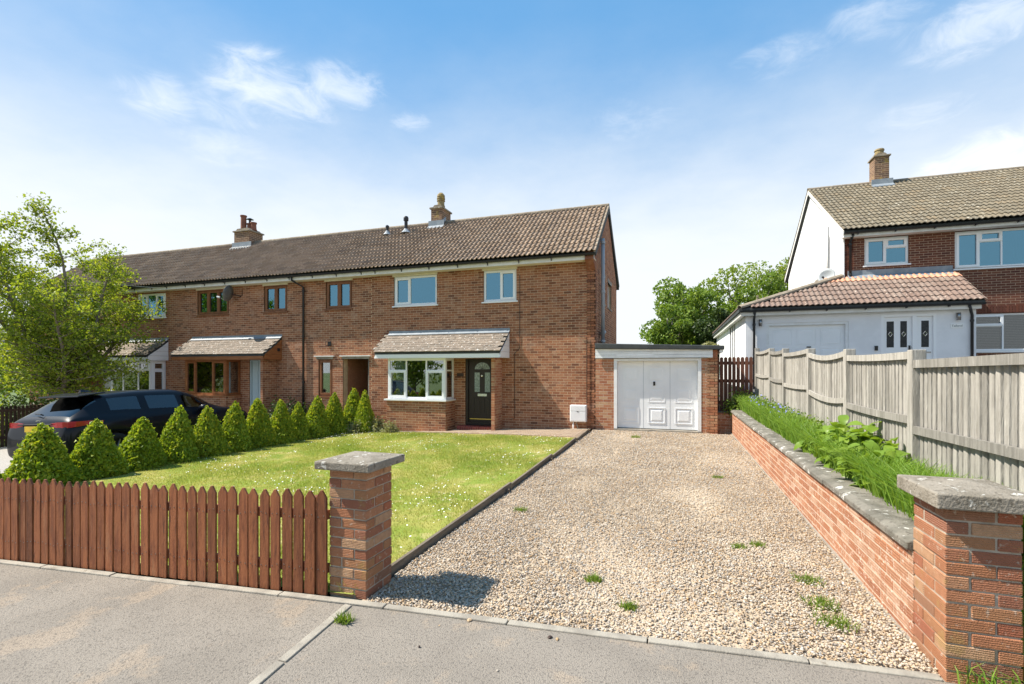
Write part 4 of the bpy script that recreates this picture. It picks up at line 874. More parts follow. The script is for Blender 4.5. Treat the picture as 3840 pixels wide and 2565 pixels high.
def gutter(t, x0, x1, y, z, r=.055):
    prof = [(y+r*math.cos(a), z+r*math.sin(a)) for a in np.linspace(math.pi, 2*math.pi, 7)]+[(y+(r-.007)*math.cos(a), z+.002+(r-.007)*math.sin(a)) for a in np.linspace(2*math.pi, math.pi, 7)]
    o = G().prism(prof, 'x', x0, x1).obj('gutter', 'black_plastic', t); x = x0+.4
    while x < x1: B('bracket', 'black_plastic', o, x-.013, x+.013, y-.05, y+r+.004, z-r-.03, z-r+.004); x += 1.0
gutter(NH, NX0-.12, NX1, nEY+.02, 6.10)
window(NH, NF, 5.77, 6.95, 5.06, 5.94, [(0, .49, 0, 1, True), (.49, 1, .63, 1, True), (.49, 1, 0, .63, False)], gmat='glass_up', sill=(.05, .05), w=-.03)
window(NH, NF, 8.13, 9.95, 4.80, 5.94, [(0, .325, 0, 1, True), (.325, .64, .72, 1, True), (.325, .64, 0, .72, False), (.64, 1, 0, 1, False)], gmat='glass_up', sill=(.05, .05), w=-.03, curtain=[(.02, .12), (.66, .98)])
window(NH, NF, 8.45, 10.4, 2.27, 3.42, [(0, .44, .68, 1, True), (0, .44, 0, .68, False), (.44, 1, 0, 1, False)], gmat='glass_low', sill=(.05, .05), w=-.03, blind=('blind', .013, .05))
window(NH, NG, -21.6, -20.5, 4.35, 5.1, [(0, 1, 0, 1, False)], gmat='glass_up', sill=(.05, .06), w=.045, depth=.02); NG.box(G(), -21.75, -20.35, .03, .10, 5.102, 5.16).obj('lintel', 'edging_concrete', NH)
G().tube([(NX0-.11, 20.1, 4.6), (NX0-.11, 20.1, 6.5)], .055, 10).obj('flue_pipe', 'fascia_white', NH, True); G().tube([(NX0-.10, 19.95, 4.6), (NX0-.10, 19.95, 6.75)], .015, 6).obj('aerial_pole', 'steel', NH)
pipe(NH, 'downpipe', 'black_plastic', [(5.36, nEY+.05, 6.02), (5.36, NY-.07, 5.85), (5.36, NY-.07, 4.72)], .038)
c = stack(NH, 7.25, 7.72, 22.3, 22.85, 8.5, 9.88); G().lathe([(.17, 0), (.17, .1), (.145, .11), (.145, .2), (.17, .21), (.15, .27)], (7.48, 22.55, 9.98), 14).obj('chimney_pot', 'chimney_pot', c)
zz = nEZ+(22.3-nEY)*(nRZ-nEZ)/(nRY-nEY); G().prism([(22.1, zz-.08), (22.29, zz+.05), (22.29, zz+.27), (22.27, zz+.27), (22.27, zz+.08), (22.1, zz-.05)], 'x', 7.14, 7.84).obj('flashing', 'lead', c)
# extension: lean-to along the front, hipped at the left over the garage
EX0, EX1, EYf = 2.12, 8.05, 17.30; XF = Fr((0, EYf, 0), (1, 0, 0)); zg = gy(17)-.1
exh = [(2.72, 4.96, zg-.1, 3.18), (5.79, 7.13, zg-.1, 3.34)]
g = G(); slab_with_holes(g, XF, EX0, EX1, zg-.1, 3.45, -.2, 0., exh); g.box(EX0, EX0+.2, EYf+.2, 20.2, zg-.1, 3.45); g.box(EX1-.2, EX1, EYf+.2, NY-.01, zg-.1, 3.45); g.box(EX0, EX0+.2, 20.6, 20.85, zg-.1, 3.45); g.box(EX0, EX0+.2, 21.3, 21.6, zg-.1, 3.45); g.box(EX0, EX0+.2, 22.2, 29, zg-.1, 3.45)
g.obj('extension_wall', 'white_render', NH)
B('extension_back', 'room_paint', NH, EX0+.3, NX0-.06, 28.5, 28.6, zg, 3.45)
ex_e, ex_z, ex_t = 17.02, 3.64, 4.72; hip0, hip1 = Vector((1.90, ex_e, ex_z)), Vector((5.16, NY-.005, ex_t))
rf = G().add([hip0, (EX1+.08, ex_e, ex_z), (EX1+.08, NY-.006, ex_t), hip1, (1.90, 29, ex_z), (5.16, 29, ex_t), hip0-Vector((0, 0, .10)), (EX1+.08, ex_e, ex_z-.10), (EX1+.08, NY-.006, ex_t-.10), hip1-Vector((0, 0, .1)), (1.90, 29, ex_z-.1), (5.16, 29, ex_t-.1)],
             [(0, 1, 2, 3), (0, 3, 5, 4), (9, 8, 7, 6), (10, 11, 9, 6), (0, 6, 7, 1), (1, 7, 8, 2), (0, 4, 10, 6)]).obj('extension_roof', 'felt', NH)
xl = math.hypot(NY-ex_e, ex_t-ex_z); xv = Vector((0, (NY-ex_e)/xl, (ex_t-ex_z)/xl))
def hipclip(p): return p.x-.08 > hip0.x+(p.y-hip0.y)/(hip1.y-hip0.y)*(hip1.x-hip0.x)
tiles(rf, (1.95, ex_e-.03, ex_z+.0), (1, 0, 0), xv, EX1+.1-1.95, xl-.10, 'extension_tile', 'wave', gauge=.3, nind=300, clip=hipclip, amp=.042, first='new_tile')
hl = math.hypot(5.16-1.90, ex_t-ex_z); tiles(rf, (1.90, 28.8, ex_z), (0, -1, 0), ((5.16-1.9)/hl, 0, (ex_t-ex_z)/hl), 28.8-ex_e, hl, 'extension_tile', 'wave', nind=0, clip=lambda p: p.x > 1.9 and p.y > hip0.y+(p.x-hip0.x)/(hip1.x-hip0.x)*(hip1.y-hip0.y)+.15)
ridge_tiles(rf, hip0+Vector((0, 0, .05)), hip1+Vector((-.05, -.05, .05)), 8, 'ridge_tile', name='hip_tile', r=.12)
G().prism([(NY-.02, ex_t+.20), (NY-.006, ex_t+.20), (NY-.006, ex_t+.03), (NY-.20, ex_t-.09), (NY-.20, ex_t-.075), (NY-.02, ex_t+.05)], 'x', 5.3, EX1+.02).obj('flashing', 'lead', rf)
B('extension_fascia', 'fascia_white', NH, EX0-.14, EX1+.04, ex_e+.10, ex_e+.125, 3.42, 3.58); B('extension_soffit', 'fascia_white', NH, EX0-.14, EX1+.04, ex_e+.126, EYf-.003, 3.425, 3.445)
B('side_fascia', 'fascia_white', NH, EX0-.165, EX0-.14, ex_e+.10, 29, 3.42, 3.58); B('side_soffit', 'fascia_white', NH, EX0-.139, EX0-.002, ex_e+.13, 29, 3.426, 3.444)
gutter(NH, 1.93, EX1+.10, ex_e+.04, 3.58)
pipe(NH, 'downpipe', 'black_plastic', [(2.36, ex_e+.06, 3.52), (2.36, EYf-.06, 3.30), (2.36, EYf-.06, zg)], .036); pipe(NH, 'downpipe', 'black_plastic', [(7.80, ex_e+.06, 3.52), (7.93, EYf-.06, 3.25), (7.93, EYf-.06, zg)], .036)
fr = G(); XF.box(fr, 2.72, 2.80, -.12, -.02, zg, 3.18); XF.box(fr, 4.88, 4.96, -.12, -.02, zg, 3.18); XF.box(fr, 2.80, 4.88, -.12, -.02, 3.10, 3.18); fr.obj('garage_door_frame', 'white_paint', NH)
NDo = XF.box(G(), 2.80, 4.88, -.13, -.10, zg, 3.10).obj('garage_door', 'garage_white', NH)
for i in range(3):
    for z0, z1 in ((1.25, 1.70), (1.95, 2.38), (2.46, 2.98)):
        g = G(); raised_panel(g, XF, 2.92+i*.66, 3.46+i*.66, z0, z1, -.10, .012, .05, .008); g.obj('door_panel', 'garage_white', NDo)
XF.box(G(), 3.86, 3.98, -.10, -.07, 2.40, 2.43).obj('door_handle', 'black_plastic', NDo)
fr = G(); XF.box(fr, 5.79, 5.86, -.10, -.0, zg, 3.34); XF.box(fr, 7.06, 7.13, -.10, 0., zg, 3.34); XF.box(fr, 5.86, 7.06, -.10, 0., 3.27, 3.34); XF.box(fr, 6.56, 6.67, -.10, 0., zg, 3.27); fr.obj('door_frame', 'white_plastic', NH)
nd = XF.box(G(), 5.86, 6.56, -.09, -.05, zg, 3.27).obj('front_door', 'white_plastic', NH); sd = XF.box(G(), 6.67, 7.06, -.09, -.05, zg, 3.27).obj('side_panel', 'white_plastic', NH)
for (a, b, par) in ((5.94, 6.12, nd), (6.28, 6.44, nd), (6.79, 6.97, sd)):
    q = XF.box(G(), a, b, -.05, -.045, 2.37, 3.14).obj('door_glass', 'dark_strip', par); m = (a+b)/2; g = G()
    for (p, r) in (((m, 2.83), (m+.05, 2.76)), ((m+.05, 2.76), (m, 2.69)), ((m, 2.69), (m-.05, 2.76)), ((m-.05, 2.76), (m, 2.83))): g.tube([XF.p(p[0], -.042, p[1]), XF.p(r[0], -.042, r[1])], .005, 4)
    g.obj('glazing_lead', 'chrome', par)
XF.box(G(), 6.75, 7.02, -.05, -.03, 2.20, 2.235).obj('letter_plate', 'steel', sd); XF.box(G(), 6.48, 6.52, -.05, -.02, 2.15, 2.42).obj('door_handle', 'black_plastic', nd)
XF.box(G(), 5.62, 5.70, .002, .03, 2.28, 2.42).obj('door_bell', 'black_plastic', NH)
lamp('wall_light', 'cylinder wall light on the white wall beside the front door name sign', 7.62, XF, 3.12, 3.33, 'steel')
lamp('wall_light', 'cylinder wall light on the white wall left of the neighbour garage door', 2.54, XF, 3.09, 3.30, 'steel')
dish('satellite_dish', 'pale grey satellite dish above the hipped roof of the white house', (5.17, 19.35, 4.72), (4.82, 19.0, 4.83), (-.45, -.85, .28), .27, 'dish_grey')
sg = thing('name_sign', 'small white house name sign reading Talland below the wall light', 'sign', (7.6, EYf-.02, 2.9))
bevel(XF.box(G(), 7.46, 7.75, .004, .018, 2.905, 3.02).obj('board', 'sign_white', sg), .004)
cu = bpy.data.curves.new('lettering', 'FONT'); cu.body = 'Talland'; cu.size = .088; cu.align_x = 'CENTER'; cu.align_y = 'CENTER'; cu.extrude = .001
to = bpy.data.objects.new('lettering_source', cu); COL.objects.link(to); dg_ = bpy.context.evaluated_depsgraph_get(); tm = bpy.data.meshes.new_from_object(to.evaluated_get(dg_)); bpy.data.objects.remove(to); tm.name = 'lettering'; tm.materials.clear(); tm.materials.append(MATS['sign_ink'])
lo = bpy.data.objects.new('lettering', tm); adopt(lo, sg); lo.matrix_basis = Matrix.Translation((7.605, EYf-.0195, 2.963)) @ Matrix.Rotation(R(90), 4, 'X')

# ------------------------------------------------------------------ the black car
def build_car(loc, rz):
    t = thing('parked_car', 'black estate car with red tail lights parked behind the clipped cones', 'car', loc); t.rotation_euler = (0, 0, rz); del t['_o']
    ST = [  # y, bottom, half width, waist z, belt z, belt half width, rail z, rail half width, top z
        (.00, .42, .80, .55, .66, .80, .70, .74, .72), (.05, .32, .90, .60, .84, .86, .90, .78, .93), (.11, .28, .935, .66, 1.00, .86, 1.06, .76, 1.09),
        (.20, .28, .95, .72, 1.08, .86, 1.13, .74, 1.16), (.42, .27, .96, .76, 1.12, .85, 1.26, .69, 1.30), (.56, .27, .965, .78, 1.13, .85, 1.36, .66, 1.41),
        (.59, .70, .97, .80, 1.14, .85, 1.38, .66, 1.43), (.76, .74, .975, .82, 1.14, .85, 1.48, .64, 1.54), (.90, .75, .98, .83, 1.15, .855, 1.53, .64, 1.595),
        (1.33, .72, .975, .82, 1.14, .86, 1.55, .645, 1.63), (1.37, .27, .97, .78, 1.13, .86, 1.552, .645, 1.632), (1.62, .25, .965, .74, 1.12, .86, 1.56, .645, 1.645), (1.69, .25, .965, .74, 1.12, .86, 1.56, .645, 1.646),
        (2.25, .25, .96, .72, 1.10, .86, 1.555, .645, 1.65), (2.55, .25, .96, .72, 1.09, .86, 1.54, .64, 1.64), (2.62, .25, .96, .72, 1.09, .86, 1.535, .64, 1.635), (2.95, .25, .96, .73, 1.08, .86, 1.47, .64, 1.57),
        (3.35, .25, .96, .75, 1.07, .86, 1.27, .68, 1.36), (3.42, .27, .965, .78, 1.06, .86, 1.22, .69, 1.30), (3.46, .70, .97, .80, 1.06, .86, 1.20, .70, 1.275), (3.74, .75, .975, .82, 1.05, .87, 1.09, .75, 1.13), (4.18, .72, .965, .80, 1.01, .85, 1.05, .72, 1.08), (4.22, .27, .96, .76, 1.00, .85, 1.04, .70, 1.07),
        (4.50, .27, .93, .66, .93, .82, .97, .66, 1.00), (4.66, .28, .84, .58, .82, .74, .86, .58, .89), (4.73, .34, .72, .55, .68, .66, .72, .5, .75)]
    V = []; nP = 10
    for (y, zb, wd, zw, zbe, wb, zr, wr, zt) in ST:
        half = [(0., zb), (wd*.86, zb), (wd*.975, zb+.05), (wd, zw), (wd*.97, (zw+zbe)/2+.04), (wb, zbe), (wb-.015, zbe+.02 if zr > zbe+.05 else (zbe+zr)/2), (wr, zr), (wr*.86, zt-.012), (0., zt)]
        for s in (1, -1): V += [(s*x, y, z) for x, z in half]
    n2 = nP*2; Fc = []; mi = []
    for i in range(len(ST)-1):
        ym = (ST[i][0]+ST[i+1][0])/2
        for s in range(2):
            for j in range(nP-1):
                a, b = i*n2+s*nP+j, (i+1)*n2+s*nP+j; q = (a, a+1, b+1, b) if s else (a, b, b+1, a+1); m = 0
                if j == 6 and ((.95 < ym < 1.62) or (1.69 < ym < 2.55) or (2.62 < ym < 3.34)): m = 1
                if j in (7, 8) and .22 < ym < .70: m = 2
                if j in (7, 8) and 2.97 < ym < 3.70: m = 3
                if j <= 1: m = 4
                Fc.append(q); mi.append(m)
    for i, f in ((0, 0), (len(ST)-1, 1)):
        for s in range(2):
            for j in range(nP-2):
                if j == 0: q = (i*n2+s*nP, i*n2+s*nP+1, i*n2+s*nP+nP-1)
                Fc.append((i*n2+s*nP+j+1, i*n2+s*nP+j+2, i*n2+s*nP+nP-1, i*n2+s*nP+0) if j == 0 else (i*n2+s*nP+j+1, i*n2+s*nP+j+2, i*n2+s*nP+nP-1)); mi.append(0)
    Fc = [f for f in Fc]; me = bpy.data.meshes.new('car_shell'); me.from_pydata(V, [], Fc)
    import bmesh
    bm = bmesh.new(); bm.from_mesh(me)
    for f, m in zip(bm.faces, mi): f.material_index = m
    bmesh.ops.remove_doubles(bm, verts=bm.verts, dist=.0008); bmesh.ops.recalc_face_normals(bm, faces=bm.faces); bm.to_mesh(me); bm.free()
    for m in range(5): me.materials.append(MATS['car_paint'])
    ob = bpy.data.objects.new('car_shell', me); COL.objects.link(ob); md = ob.modifiers.new('s', 'SUBSURF'); md.levels = md.render_levels = 2
    ev = bpy.data.meshes.new_from_object(ob.evaluated_get(bpy.context.evaluated_depsgraph_get())); bpy.data.objects.remove(ob)
    vs = np.empty(len(ev.vertices)*3, np.float32); ev.vertices.foreach_get('co', vs); vs = vs.reshape(-1, 3)
    for m, (nm, mt) in enumerate((('body', 'car_paint'), ('side_windows', 'car_glass'), ('rear_window', 'car_glass'), ('windscreen', 'car_glass'), ('underbody', 'car_trim'))):
        fs = [tuple(p.vertices) for p in ev.polygons if p.material_index == m]; use = sorted({i for f in fs for i in f}); mp = {v: i for i, v in enumerate(use)}
        if m == 1:      # one pane for each side window
            groups = {}
            for f in fs:
                c = vs[list(f)].mean(0); groups.setdefault((c[0] > 0, 0 if c[1] < 1.655 else 1 if c[1] < 2.585 else 2), []).append(f)
        else: groups = {0: fs}
        for gk, gf in groups.items():
            use = sorted({i for f in gf for i in f}); mp = {v: i for i, v in enumerate(use)}
            G().add([vs[i] for i in use], [tuple(mp[i] for i in f) for f in gf]).obj('side_window' if m == 1 else nm, mt, t, True)
    # tail lights wrapping round the corners
    for s in (-1, 1):
        g = G(); pts = [(.42, .085, .96, 1.03), (.62, .075, .935, 1.05), (.78, .082, .93, 1.055), (.885, .115, .935, 1.055), (.942, .22, .945, 1.05), (.952, .45, .965, 1.045), (.955, .72, 1.0, 1.03)]
        vs_ = []; 
        for (x, y, a, b) in pts: vs_ += [(s*x, y-.012, a), (s*x, y-.012, b), (s*(x-.04), y+.05, a), (s*(x-.04), y+.05, b)]
        fs = []
        for i in range(len(pts)-1): a = 4*i; fs += [(a, a+4, a+5, a+1), (a+1, a+5, a+7, a+3), (a+2, a+6, a+4, a), (a+3, a+7, a+6, a+2)]
        g.add(vs_, fs).obj('tail_light', 'tail_red', t)
        g = G(); g.tube([(s*.5, .06, .33), (s*.5, -.03, .33)], .055, 12); g.obj('exhaust', 'chrome', t)
        for wy in (.965, 3.83):
            M3 = Matrix.Rotation(R(90)*s, 3, 'Y')
            w_ = G().lathe([(.20, -.11), (.34, -.115), (.365, -.08), (.365, .08), (.34, .115), (.25, .118), (.24, .08)], (s*.84, wy, .365), 28, M3).obj('wheel', 'tyre', t, True)
            g = G(); g.lathe([(.05, .06), (.05, .115), (.03, .12)], (s*.84, wy, .365), 12, M3)
            for k in range(10):
                a = 2*math.pi*k/10; g.tube([(s*.945, wy+.05*math.cos(a), .365+.05*math.sin(a)), (s*.93, wy+.245*math.cos(a), .365+.245*math.sin(a))], [.022, .015], 5)
            g.obj('rim', 'steel', w_)
        g = G(); c = Vector((s*1.0, 3.02, 1.12)); 
        g.lathe([(.02, -.10), (.075, -.08), (.095, 0), (.08, .07), (.03, .10)], c, 12, Matrix.Rotation(R(90), 3, 'Y')); g.tube([c-Vector((s*.05, 0, .03)), (s*.86, 3.05, 1.06)], .02, 6); g.obj('wing_mirror', 'car_paint', t, True)
        for hy in (1.45, 2.45): bevel(G().box(min(s*.945, s*.985), max(s*.945, s*.985), hy, hy+.2, .93, .955).obj('door_handle', 'car_paint', t), .008)
    bevel(G().box(-.50, .50, .03, .09, 1.0, 1.02).obj('tailgate_trim', 'car_trim', t), .004)
    bevel(G().box(-.26, .26, .015, .045, .865, .978).obj('number_plate', 'plate_yellow', t), .003)
    bevel(G().add([(-.62, .45, 1.535), (.62, .45, 1.535), (.66, .95, 1.60), (-.66, .95, 1.60), (-.62, .46, 1.565), (.62, .46, 1.565), (.66, .95, 1.625), (-.66, .95, 1.625)], [(3, 2, 1, 0), (4, 5, 6, 7), (0, 1, 5, 4), (1, 2, 6, 5), (2, 3, 7, 6), (3, 0, 4, 7)]).obj('spoiler', 'car_paint', t), .01)
    G().tube([(0, .20, 1.19), (0, .16, 1.21), (-.30, .23, 1.22)], .013, 6).obj('rear_wiper', 'black_plastic', t); G().add([(-.04, .86, 1.63), (.04, .86, 1.63), (.025, 1.12, 1.645), (-.025, 1.12, 1.645), (0, .88, 1.70), (0, 1.0, 1.68)], [(0, 1, 4), (1, 2, 5, 4), (2, 3, 5), (3, 0, 4, 5)]).obj('roof_aerial', 'black_plastic', t)
    e = G(); em = [(-.09, 1.075), (-.05, 1.095), (.0, 1.10), (.05, 1.09), (.09, 1.10), (.05, 1.075), (.01, 1.085), (-.04, 1.075)]
    e.add([(x, .105, z) for x, z in em], [tuple(range(8))]); e.obj('emblem', 'chrome', t)
    st = G(); M3 = Matrix.Rotation(R(65), 3, 'X')
    for k in range(20):
        a, b = 2*math.pi*k/20, 2*math.pi*(k+1)/20; st.tube([Vector((.36, 2.75, .98))+M3 @ Vector((.18*math.cos(a), .18*math.sin(a), 0)), Vector((.36, 2.75, .98))+M3 @ Vector((.18*math.cos(b), .18*math.sin(b), 0))], .014, 5, False)
    st.obj('steering_wheel', 'black_plastic', t)
    for sx in (-.36, .36):
        for sy in (2.0, 1.15): bevel(G().box(sx-.22, sx+.22, sy, sy+.13, .75, 1.30).obj('seat', 'car_trim', t), .05, 3)
    return t
cz = gz(-12.1); car = build_car((-12.30, 6.30, cz-.005), R(1.5)); car.rotation_euler = (0, math.atan(.042)*-1, R(1.5))

# ------------------------------------------------------------------ trees and shrubs
def branchy(rg, base, leaders, L, spread, side_n, side_l, tw_l, r0, droop=.0, up=.55):
    """returns branch polylines and leaf points, base at origin"""
    lines = []; leaf = []
    def walk(p, d, ln, steps, wob, upb):
        pts = [p]; d = d.normalized()
        for _ in range(steps):
            d = (d+Vector(rg.normal(size=3))*wob+Vector((0, 0, upb))).normalized(); p = p+d*ln/steps; pts.append(p)
        return pts
    for i in range(leaders):
        a = 2*math.pi*(i+rg.uniform(-.25, .25))/leaders; tl = spread*rg.uniform(.45, 1.15) if i else .06
        d = Vector((math.cos(a)*tl, math.sin(a)*tl, 1)); ll = L*rg.uniform(.72, 1.0)*(1.0 if i == 0 else 1-.22*tl)
        pts = walk(Vector((0, 0, base)), d, ll, 9, .07, .06); lines.append((pts, [r0*(1-.09*k) for k in range(10)]))
        for k in range(1, 10):
            for _ in range(side_n):
                p = pts[k-1].lerp(pts[k], rg.uniform(0, 1)); f = 1-k/11
                b = rg.uniform(0, 2*math.pi); sd = Vector((math.cos(b), math.sin(b), up+rg.uniform(-.3, .4)-droop*f)); sl = side_l*(.35+f)*rg.uniform(.6, 1.15)
                q = walk(p, sd, sl, 5, .12, .05-droop*.1); lines.append((q, [r0*.32*f+.006]+[(r0*.32*f+.006)*(1-.18*m) for m in range(1, 6)]))
                for m in range(1, 6):
                    leaf.append(q[m]); 
                    for _ in range(2):
                        b2 = rg.uniform(0, 2*math.pi); td = Vector((math.cos(b2), math.sin(b2), rg.uniform(-.2, .9))); tq = walk(q[m], td, tw_l*rg.uniform(.4, 1.1), 2, .1, .05); lines.append((tq, [.008, .006, .004])); leaf += tq[1:]
        leaf += pts[6:]
    return lines, leaf
def wood(lines, trunk, n=6):
    g = G(); g.tube(*trunk, 10)
    for p, r in lines: g.tube(p, r, 4 if len(p) < 4 else n, False)
    return g
def leafset(rg, pts, per, spread, size, zsh=1.0):
    P = np.array([tuple(p) for p in pts]); P = np.repeat(P, per, 0)+rg.normal(size=(len(P)*per, 3))*spread
    V, F = leafquads(P, size, rg); return V, F, rg.random(len(P))
TX, TY = -19.75, 10.95; tzb = gz(TX)
rg = np.random.default_rng(11)
tree = thing('leafy_tree', 'tall spring tree with forked trunk and fresh green leaves behind the car', 'tree', (TX, TY, tzb)); del tree['_o']
ln1, lf1 = branchy(rg, 1.55, 9, 6.9, .95, 3, 1.55, .42, .09, droop=.5, up=.75)
ln1 = [(p, r) for p, r in ln1]
q = wood(ln1, ([(0, 0, -.1), (.02, 0, .5), (-.02, .02, 1.2), (.0, 0, 1.8)], [.22, .18, .16, .15])).obj('trunk', 'bark', tree, True)
V, F, rr = leafset(rg, lf1, 6, .09, .100); npobj('crown', V, F, 'tree_leaf', tree, rr)
def cloud_tree(name, label, loc, h, rx, mat, seed, n=5200, size=.24, group=None, trunk=.5, flat=1.0, lob=26):
    rg = np.random.default_rng(seed); t = thing(name, label, 'tree', loc, group); del t['_o']
    cz_ = h*(.5+trunk*.25); P = []; zlo = h*trunk*.35
    cs = rg.normal(size=(lob, 3)); cs /= np.linalg.norm(cs, axis=1)[:, None]; cs *= rg.uniform(.25, .85, lob)[:, None]
    g = G(); g.tube([(0, 0, -.2), (.05, 0, h*.4), (0, .05, h*.75)], [h*.03, h*.022, h*.008], 8)
    for c in cs:
        ctr = np.array([c[0]*rx, c[1]*rx, (zlo+h)/2+c[2]*(h-zlo)/2*.9]); m = n//lob; rad = rx*rg.uniform(.26, .48)
        d = rg.normal(size=(m, 3)); d /= np.linalg.norm(d, axis=1)[:, None]; P.append(ctr+d*(rad*rg.uniform(.55, 1.12, m)**.5)[:, None]*np.array([1, 1, .8*flat]))
        g.tube([(0, 0, max(.3, ctr[2]*.45)), tuple(ctr*.6+np.array([0, 0, ctr[2]*.2])), tuple(ctr)], [h*.012, h*.008, .01], 5, False)
    P = np.concatenate(P); P[:, 2] = np.maximum(P[:, 2], .15); V, F = leafquads(P, size, rg); g.obj('trunk', 'bark', t, True); npobj('crown', V, F, mat, t, rg.random(len(P))); return t
def at(u, v, yc):
    x = (u-1920)/FPX*yc; c, s = math.cos(YAW), math.sin(YAW); return Vector((x*c-yc*s, x*s+yc*c, HC+(YH-v)*yc/FPX))
for (u, vt, yc, wpx, mat, seed, lab) in ((2560, 955, 33, 215, 'green_leaf', 21, 'mid green round tree behind the garage, leftmost of the background trees'), (2520, 1120, 30, 150, 'green_leaf', 22, 'low dark evergreen tree just above the garage roof'),
        (2760, 965, 36, 260, 'light_leaf', 23, 'bright yellow green tree behind the hipped extension roof'), (2925, 850, 40, 240, 'light_leaf', 24, 'tall light green tree beside the white gable wall'), (2690, 1110, 29, 160, 'dark_leaf', 25, 'dark green tree in the gap between garage and white house'), (2660, 1262, 26, 110, 'pale_leaf', 26, 'small yellowish bush just over the end of the garage roof'),
        (2840, 985, 34, 200, 'green_leaf', 27, 'dense green tree filling the gap left of the white gable')):
    p = at(u, vt, yc); gr = .55; h = p.z-gr; cloud_tree('background_tree', lab, (p.x, p.y, gr), h, wpx*yc/FPX*.62, mat, seed, n=8200, size=.20+.04*(yc > 30), trunk=.2, group='trees behind the houses')
# leafy cones: three shapes, each copied along the lawn edge
def cone_mesh(seed):
    rg = np.random.default_rng(seed); n = 5200
    z = rg.random(n*2)*1.04; rad = .5*np.clip(1.03-z, 0, 1)**.74*(.80+.20*np.clip(z/.10, 0, 1)); keep = rg.random(n*2) < (rad/.5)*1.0+.08; z, rad = z[keep], rad[keep]
    a = rg.uniform(0, 2*math.pi, len(z)); lump = 1+.09*np.sin(3*a+seed)+.07*np.sin(9*z+2*a+seed*2)+(rg.random(len(z)) > .965)*rg.uniform(.05, .22, len(z))
    rr = rad*lump+rg.normal(size=len(z))*.026; P = np.stack([rr*np.cos(a), rr*np.sin(a), z+rg.normal(size=len(z))*.012], 1)
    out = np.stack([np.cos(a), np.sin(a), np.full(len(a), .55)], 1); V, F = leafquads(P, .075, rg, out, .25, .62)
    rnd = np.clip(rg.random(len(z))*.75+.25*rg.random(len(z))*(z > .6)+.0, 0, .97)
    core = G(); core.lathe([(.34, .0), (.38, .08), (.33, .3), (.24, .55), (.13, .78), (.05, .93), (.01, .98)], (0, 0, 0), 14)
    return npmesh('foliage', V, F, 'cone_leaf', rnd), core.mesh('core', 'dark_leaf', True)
CM = [cone_mesh(s) for s in (31, 32, 33, 34)]
stem_me = G().tube([(0, 0, -.12), (0, 0, .25)], [.05, .045], 8).mesh('stem', 'bark')
ORD = ['nearest the fence corner, cut off by the left edge', 'first whole one behind the picket fence', 'second one behind the picket fence, below the tail light', 'third one, beside the rear wheel of the car', 'fourth one, before the car door', 'fifth one, before the front door of the car',
       'sixth one, at the front of the car', 'seventh one, past the nose of the car', 'eighth one from the picket fence', 'ninth and smallest one of the row', 'tenth one, below the brown narrow window', 'eleventh one, left of the alley opening', 'big one in front of the alley opening', 'last one, half hidden, beside the bay window']
for i, (x, y, h, wd) in enumerate(((-10.5, 4.72, .72, .60), (-10.4, 5.45, 1.07, .94), (-10.4, 6.25, 1.06, .88), (-10.4, 7.09, 1.03, .85), (-10.4, 7.88, 1.19, .80), (-10.4, 8.63, 1.14, .82), (-10.38, 9.33, 1.20, .76), (-10.36, 10.03, 1.24, .82),
                                   (-10.3, 10.74, 1.17, .74), (-10.3, 11.37, 1.06, .66), (-10.2, 12.0, 1.20, .76), (-10.1, 12.7, 1.27, .72), (-9.88, 13.32, 1.36, .82), (-9.35, 13.25, 1.28, .66))):
    t = thing('clipped_cone_shrub', 'clipped green cone shrub, '+ORD[i], 'shrub', (x, y, gz(x)), 'clipped cone shrubs in a row beside the lawn'); del t['_o']; t.rotation_euler = (random.uniform(-.05, .05), random.uniform(-.05, .05), i*1.37); t.scale = (wd*random.uniform(1.0, 1.1), wd*random.uniform(.98, 1.08), h)
    fm, cm = CM[i % 4]
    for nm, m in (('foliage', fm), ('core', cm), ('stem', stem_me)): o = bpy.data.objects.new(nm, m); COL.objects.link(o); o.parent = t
def bush(name, label, loc, rx, h, mat, seed, n=1600, size=.07, group=None):
    rg = np.random.default_rng(seed); t = thing(name, label, 'bush', loc, group); del t['_o']; d = rg.normal(size=(n, 3)); d /= np.linalg.norm(d, axis=1)[:, None]; d[:, 2] = np.abs(d[:, 2])
    lump = 1+.22*np.sin(4*d[:, 0]*3+seed)*np.cos(5*d[:, 1]+seed)+.12*rg.normal(size=n); P = d*(lump*rg.uniform(.55, 1.05, n))[:, None]*np.array([rx, rx, h]); P[:, 2] = np.maximum(P[:, 2], .02)
    V, F = leafquads(P, size, rg); npobj('foliage', V, F, mat, t, rg.random(n)); g = G()
    for k in range(9): a = k*.7+seed; g.tube([(0, 0, -.05), (rx*.4*math.cos(a), rx*.4*math.sin(a), h*.5), (rx*.7*math.cos(a), rx*.7*math.sin(a), h*.8)], [.012, .009, .004], 5, False)
    g.obj('stems', 'bark', t)
bush('variegated_bush', 'pale variegated bush left of the white bay window', (-8.98, 13.32, gz(-9)+.0), .34, .50, 'pale_leaf', 41, 900, .075)
bush('variegated_bush', 'small pale bush against the brick below the bay window', (-8.35, 13.12, gz(-8.4)+.0), .27, .36, 'pale_leaf', 42, 600, .06)
bush('grey_bush', 'grey green low bush at the foot of the last cone shrub', (-9.45, 12.95, gz(-9.5)), .30, .42, 'pale_leaf', 43, 600, .06)
bush('dark_bush', 'dark leafy bush against the brick by the black downpipe', (-12.6, 13.45, gz(-12.6)), .85, 1.05, 'dark_leaf', 44, 2600, .09)
bush('garden_bush', 'yellow green bush behind the slatted fence at the left edge', (-22.4, 9.2, gz(-22)), 1.5, 1.9, 'light_leaf', 45, 4200, .12)
